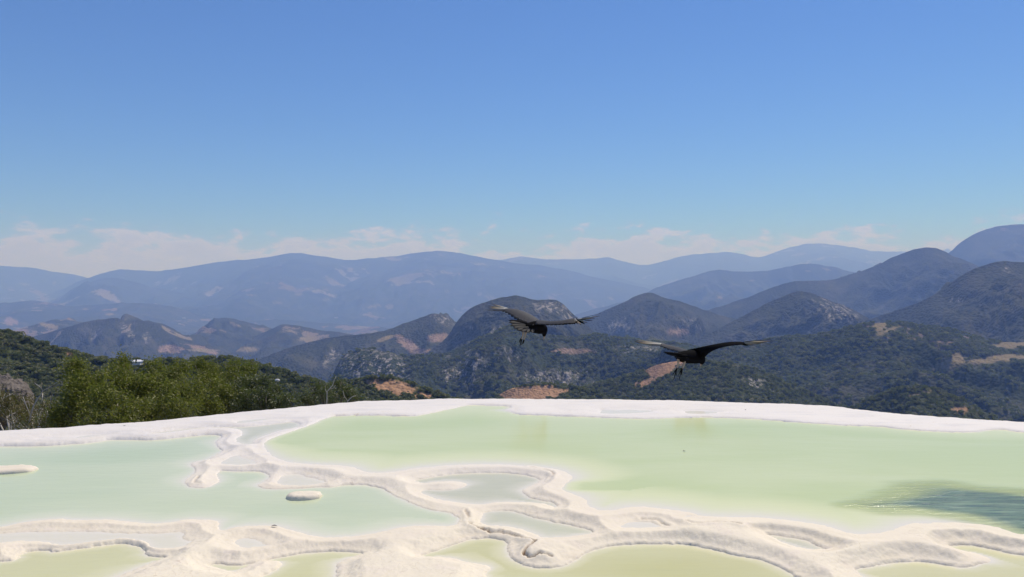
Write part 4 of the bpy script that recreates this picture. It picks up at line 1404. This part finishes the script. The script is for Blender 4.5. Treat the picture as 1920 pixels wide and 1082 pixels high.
def vulture(center, body, tail, wings, legs, beak, label, tailmat, tnrm=(0.2, -0.5, 1)):
    root = empty('vulture', center)
    # one continuous body from rump to head
    m = MB()
    P = smooth_poly([tuple(p) for p, _ in body], False, 4)
    Rr = np.interp(np.linspace(0, len(body) - 1, len(P)), range(len(body)), [r for _, r in body])
    m.tube([Vector(p) for p in P], [float(x) * KB for x in Rr], 14)
    bd = m.build('body', BLACK, root, origin=center)
    m = MB()
    m.tube(beak, [(a * KB, b_ * KB) for a, b_ in [(0.016, 0.013), (0.013, 0.010), (0.009, 0.007), (0.002, 0.002)]], 8)
    hd = m.build('beak', LEGM, root, origin=center)
    tl = None
    for i, (a, b_, wd) in enumerate(tail):
        if tl is None:
            mm = MB()
            mm.tube([tail[len(tail) // 2][0], Vector(tail[len(tail) // 2][0]).lerp(Vector(tail[len(tail) // 2][1]), 0.55)], [(0.02 * KB, 0.02 * KB), (0.004 * KB, 0.008 * KB)], 8)
            tl = mm.build('tail', tailmat, root, origin=center)
        feather('feather', a, b_, wd, tnrm, BLACK if i == 0 else tailmat, tl, center)
    for wd in wings:
        wing(root, center, *wd)
    for (pts, toes) in legs:
        m = MB()
        n_ = len(pts)
        m.tube(pts, [x * KB for x in [0.017, 0.012, 0.008, 0.007, 0.006][:n_]], 8)
        lg = m.build('leg', LEGM, root, origin=center)
        for tp in toes:
            m = MB()
            k = len(tp)
            m.tube(tp, [0.0075 * KB * (1 - 0.65 * i / (k - 1)) for i in range(k)], 6)
            m.build('toe', BLACK, lg, origin=center)
    return tag(root, label, 'vulture', 'vultures gliding over the pool')


# children of an empty: meshes are stored relative to the empty's centre
def bt(px, py, Y):
    return at(px, py, Y * KB)


KB = 1.45
Yb = 9.5
c1 = bt(1005, 612, Yb)
vulture(c1,
    [(bt(985, 611, 9.36), .012), (bt(991, 612, 9.40), .045), (bt(1001, 613, 9.46), .070), (bt(1011, 614.5, 9.54), .074), (bt(1018, 617, 9.62), .058), (bt(1020.5, 622, 9.68), .034), (bt(1020.5, 626, 9.72), .026), (bt(1020, 629, 9.75), .018)],
    [(bt(990, 606, 9.40), bt(953, 600.5, 9.20), .045), (bt(990, 608, 9.40), bt(954, 604, 9.18), .060), (bt(991, 609.5, 9.40), bt(957, 610, 9.17), .065), (bt(992, 611, 9.40), bt(962, 615, 9.17), .065),
     (bt(993, 612.5, 9.40), bt(969, 619.5, 9.18), .065), (bt(994, 613.5, 9.40), bt(978, 622.5, 9.20), .065), (bt(995, 614, 9.41), bt(988, 624, 9.22), .06), (bt(998, 614.5, 9.42), bt(998, 624, 9.25), .055)],
    [([(bt(1012, 601, 9.66), bt(1000, 610, 9.36)), (bt(1000, 592.5, 9.86), bt(984, 606, 9.50)), (bt(984, 584.5, 10.02), bt(970, 599, 9.68)), (bt(966, 579.5, 10.16), bt(956, 589.5, 9.90)), (bt(950, 578.0, 10.26), bt(944, 583.0, 10.12))], GREYP,
      [(bt(954, 578.5, 10.22), bt(922, 570.0, 10.36), 0.036, QUILL, 0.0), (bt(954, 578.6, 10.20), bt(915, 572.8, 10.38), 0.043, QUILL, 0), (bt(953, 579, 10.18), bt(913, 575.0, 10.34), 0.047, QUILL, 0), (bt(952, 579.4, 10.16), bt(914, 577.4, 10.30), 0.043, QUILL, 0),
       (bt(951, 580, 10.14), bt(909, 581.0, 10.24), .026, GREYP, 0), (bt(950, 581, 10.12), bt(914, 582.6, 10.20), .028, GREYP, 0), (bt(950, 582, 10.10), bt(924, 583.0, 10.14), .034, GREYP, 0)], BLACK, 3),
     ([(bt(1008, 601.0, 9.70), bt(1004, 609, 9.36)), (bt(1030, 602.5, 9.46), bt(1029, 609.0, 9.22)), (bt(1048, 602.0, 9.32), bt(1049, 608.4, 9.08)), (bt(1064, 599.0, 9.24), bt(1066, 607.0, 9.02)), (bt(1077, 596.6, 9.18), bt(1079, 606.0, 9.00))], GREYP,
      [(bt(1066, 600, 9.18), bt(1070, 607, 9.00), .050, BLACK, 0), (bt(1071, 599, 9.16), bt(1078, 608, 9.00), .045, BLACK, 0), (bt(1074, 598, 9.14), bt(1084, 607.5, 8.98), .040, GREYP, 0),
       (bt(1078, 597, 9.12), bt(1090, 609, 8.98), 0.032, QUILL, 0), (bt(1080, 597, 9.12), bt(1097, 608, 8.98), .042, BLACK, 0), (bt(1082, 597, 9.12), bt(1102, 606, 8.96), 0.032, QUILL, 0),
       (bt(1083, 597, 9.12), bt(1111, 601.5, 8.96), .045, BLACK, 0), (bt(1083, 597, 9.12), bt(1116, 598.0, 8.94), .058, QUILL, 0.01), (bt(1085, 597.5, 9.12), bt(1124, 590.0, 8.92), .066, QUILL, -0.02), (bt(1086, 598, 9.12), bt(1125, 583.8, 8.90), .040, BLACK, -0.03)], BLACK, 4)],
    [([bt(981, 617, 9.34), bt(981, 624, 9.33), bt(980, 631, 9.32), bt(978, 636, 9.31)], [[bt(979, 633, 9.32), bt(976.5, 640, 9.30), bt(975, 649, 9.29)], [bt(979, 634, 9.32), bt(977.5, 641, 9.31), bt(977, 647, 9.31)], [bt(978, 633, 9.32), bt(974.5, 639, 9.30), bt(973.5, 643, 9.29)]]),
     ([bt(986, 617, 9.40), bt(985.5, 625, 9.40), bt(984, 632, 9.39), bt(982, 638, 9.38)], [[bt(982.5, 637, 9.38), bt(980, 642, 9.37), bt(978.5, 646, 9.36)], [bt(982.5, 637, 9.38), bt(982, 642, 9.37), bt(980.5, 645, 9.36)]]),],
    [bt(1020, 628, 9.75), bt(1020.5, 631, 9.76), bt(1020, 634.5, 9.77), bt(1018.8, 638, 9.775)],
    'black vulture with fanned tail and fully spread wings, flying left of the other', TAILM, (0.1, -1, 0.45))

KB = 1.52
c2 = bt(1300, 665, 8.5)
vulture(c2,
    [(bt(1266, 665, 8.32), .012), (bt(1274, 668, 8.36), .050), (bt(1284, 669, 8.42), .066), (bt(1296, 669, 8.50), .072), (bt(1307, 670, 8.58), .068), (bt(1315, 673, 8.65), .046), (bt(1316, 678, 8.70), .030), (bt(1315, 681, 8.72), .020)],
    [(bt(1290, 663, 8.40), bt(1244, 661.5, 8.14), .040), (bt(1290, 664, 8.40), bt(1243, 660.0, 8.12), .050), (bt(1288, 666, 8.38), bt(1248, 663.5, 8.12), .055), (bt(1288, 667, 8.38), bt(1256, 666.0, 8.14), .055), (bt(1290, 669, 8.38), bt(1265, 670.0, 8.16), .055),
     (bt(1292, 670, 8.38), bt(1272, 673.0, 8.18), .050)],
    [([(bt(1292, 658, 8.62), bt(1286, 664, 8.40)), (bt(1276, 653, 8.86), bt(1270, 659, 8.62)), (bt(1258, 648, 9.04), bt(1252, 654, 8.84)), (bt(1242, 644.5, 9.16), bt(1238, 648.0, 9.0))], GREYP,
      [(bt(1246, 644.5, 9.14), bt(1186, 637.0, 9.36), 0.036, QUILL, 0.0), (bt(1245, 645, 9.12), bt(1187, 640.0, 9.34), 0.047, QUILL, 0), (bt(1244, 645.6, 9.10), bt(1192, 642.2, 9.28), 0.043, QUILL, 0), (bt(1243, 646.4, 9.08), bt(1206, 645.5, 9.2), .024, GREYP, 0),
       (bt(1242, 647.5, 9.06), bt(1216, 648.0, 9.12), .028, GREYP, 0)], BLACK, 5),
     ([(bt(1286, 656.5, 8.66), bt(1318, 672, 8.50)), (bt(1304, 653.0, 8.52), bt(1322, 667.0, 8.40)), (bt(1322, 649.0, 8.42), bt(1333, 658.5, 8.30)), (bt(1342, 645.0, 8.34), bt(1348, 652.5, 8.22)), (bt(1364, 641.5, 8.28), bt(1367, 648.3, 8.14)), (bt(1384, 640.5, 8.22), bt(1386, 646.5, 8.10)), (bt(1396, 641.5, 8.18), bt(1396, 645.8, 8.08))], BLACK,
      [(bt(1385, 642.5, 8.16), bt(1404, 649, 8.06), .040, BLACK, 0), (bt(1388, 642.5, 8.16), bt(1412, 648, 8.04), .030, BLACK, 0), (bt(1390, 642, 8.16), bt(1416, 647.0, 8.02), 0.036, QUILL, 0), (bt(1390, 642, 8.16), bt(1427, 644.6, 8.0), 0.040, QUILL, 0.0),
       (bt(1390, 642, 8.16), bt(1438, 640.8, 7.98), .05, QUILL, -0.01), (bt(1392, 642, 8.16), bt(1449, 636.4, 7.96), .05, QUILL, -0.02), (bt(1392, 641.6, 8.16), bt(1445, 633.4, 7.94), .032, BLACK, -0.02)], BLACK, 6)],
    [([bt(1272, 671, 8.34), bt(1271.5, 680, 8.34), bt(1271, 687, 8.33), bt(1269.5, 691, 8.33)], [[bt(1270, 690, 8.33), bt(1265, 697, 8.31), bt(1261, 704, 8.30)], [bt(1269.5, 690, 8.33), bt(1266.5, 700, 8.32), bt(1263, 712, 8.31)], [bt(1269.5, 690, 8.33), bt(1268, 697, 8.35), bt(1268, 704, 8.36)]]),
     ([bt(1284, 671, 8.38), bt(1283.5, 680, 8.38), bt(1281, 688, 8.37), bt(1279, 692, 8.37)], [[bt(1279.5, 691, 8.37), bt(1276, 696, 8.35), bt(1272.5, 703, 8.34)], [bt(1279, 691, 8.37), bt(1276.5, 700, 8.36), bt(1273.5, 712, 8.35)], [bt(1279, 691, 8.37), bt(1278.5, 697, 8.39), bt(1278, 704, 8.40)], [bt(1279, 691, 8.37), bt(1275, 692, 8.40), bt(1271, 691.5, 8.42)]])],
    [bt(1315, 679.5, 8.71), bt(1314.5, 682, 8.72), bt(1313.6, 684.5, 8.73), bt(1312.6, 687, 8.73)],
    'black vulture with narrow tail and dangling toes, flying right over the red earth hill', BLACK)

# ================================================================== HAZE
hz_m = bpy.data.materials.new('air')
hz_m.use_nodes = True
t = NT(hz_m.node_tree)
pv = t.n('ShaderNodeVolumePrincipled', {'Color': (0.29, 0.46, 1.0), 'Density': 1.12e-4, 'Anisotropy': 0.1, 'Absorption Color': (1, 1, 1)})
out = t.n('ShaderNodeOutputMaterial')
t.t.links.new(pv.outputs[0], out.inputs['Volume'])
m = MB()
box(m, -29500, 29500, -29500, 29500, -1700, 1330)
hz = m.build('haze', hz_m, None, False)
tag(hz, 'pale blue haze filling the air over the valleys', 'haze', None, 'stuff')
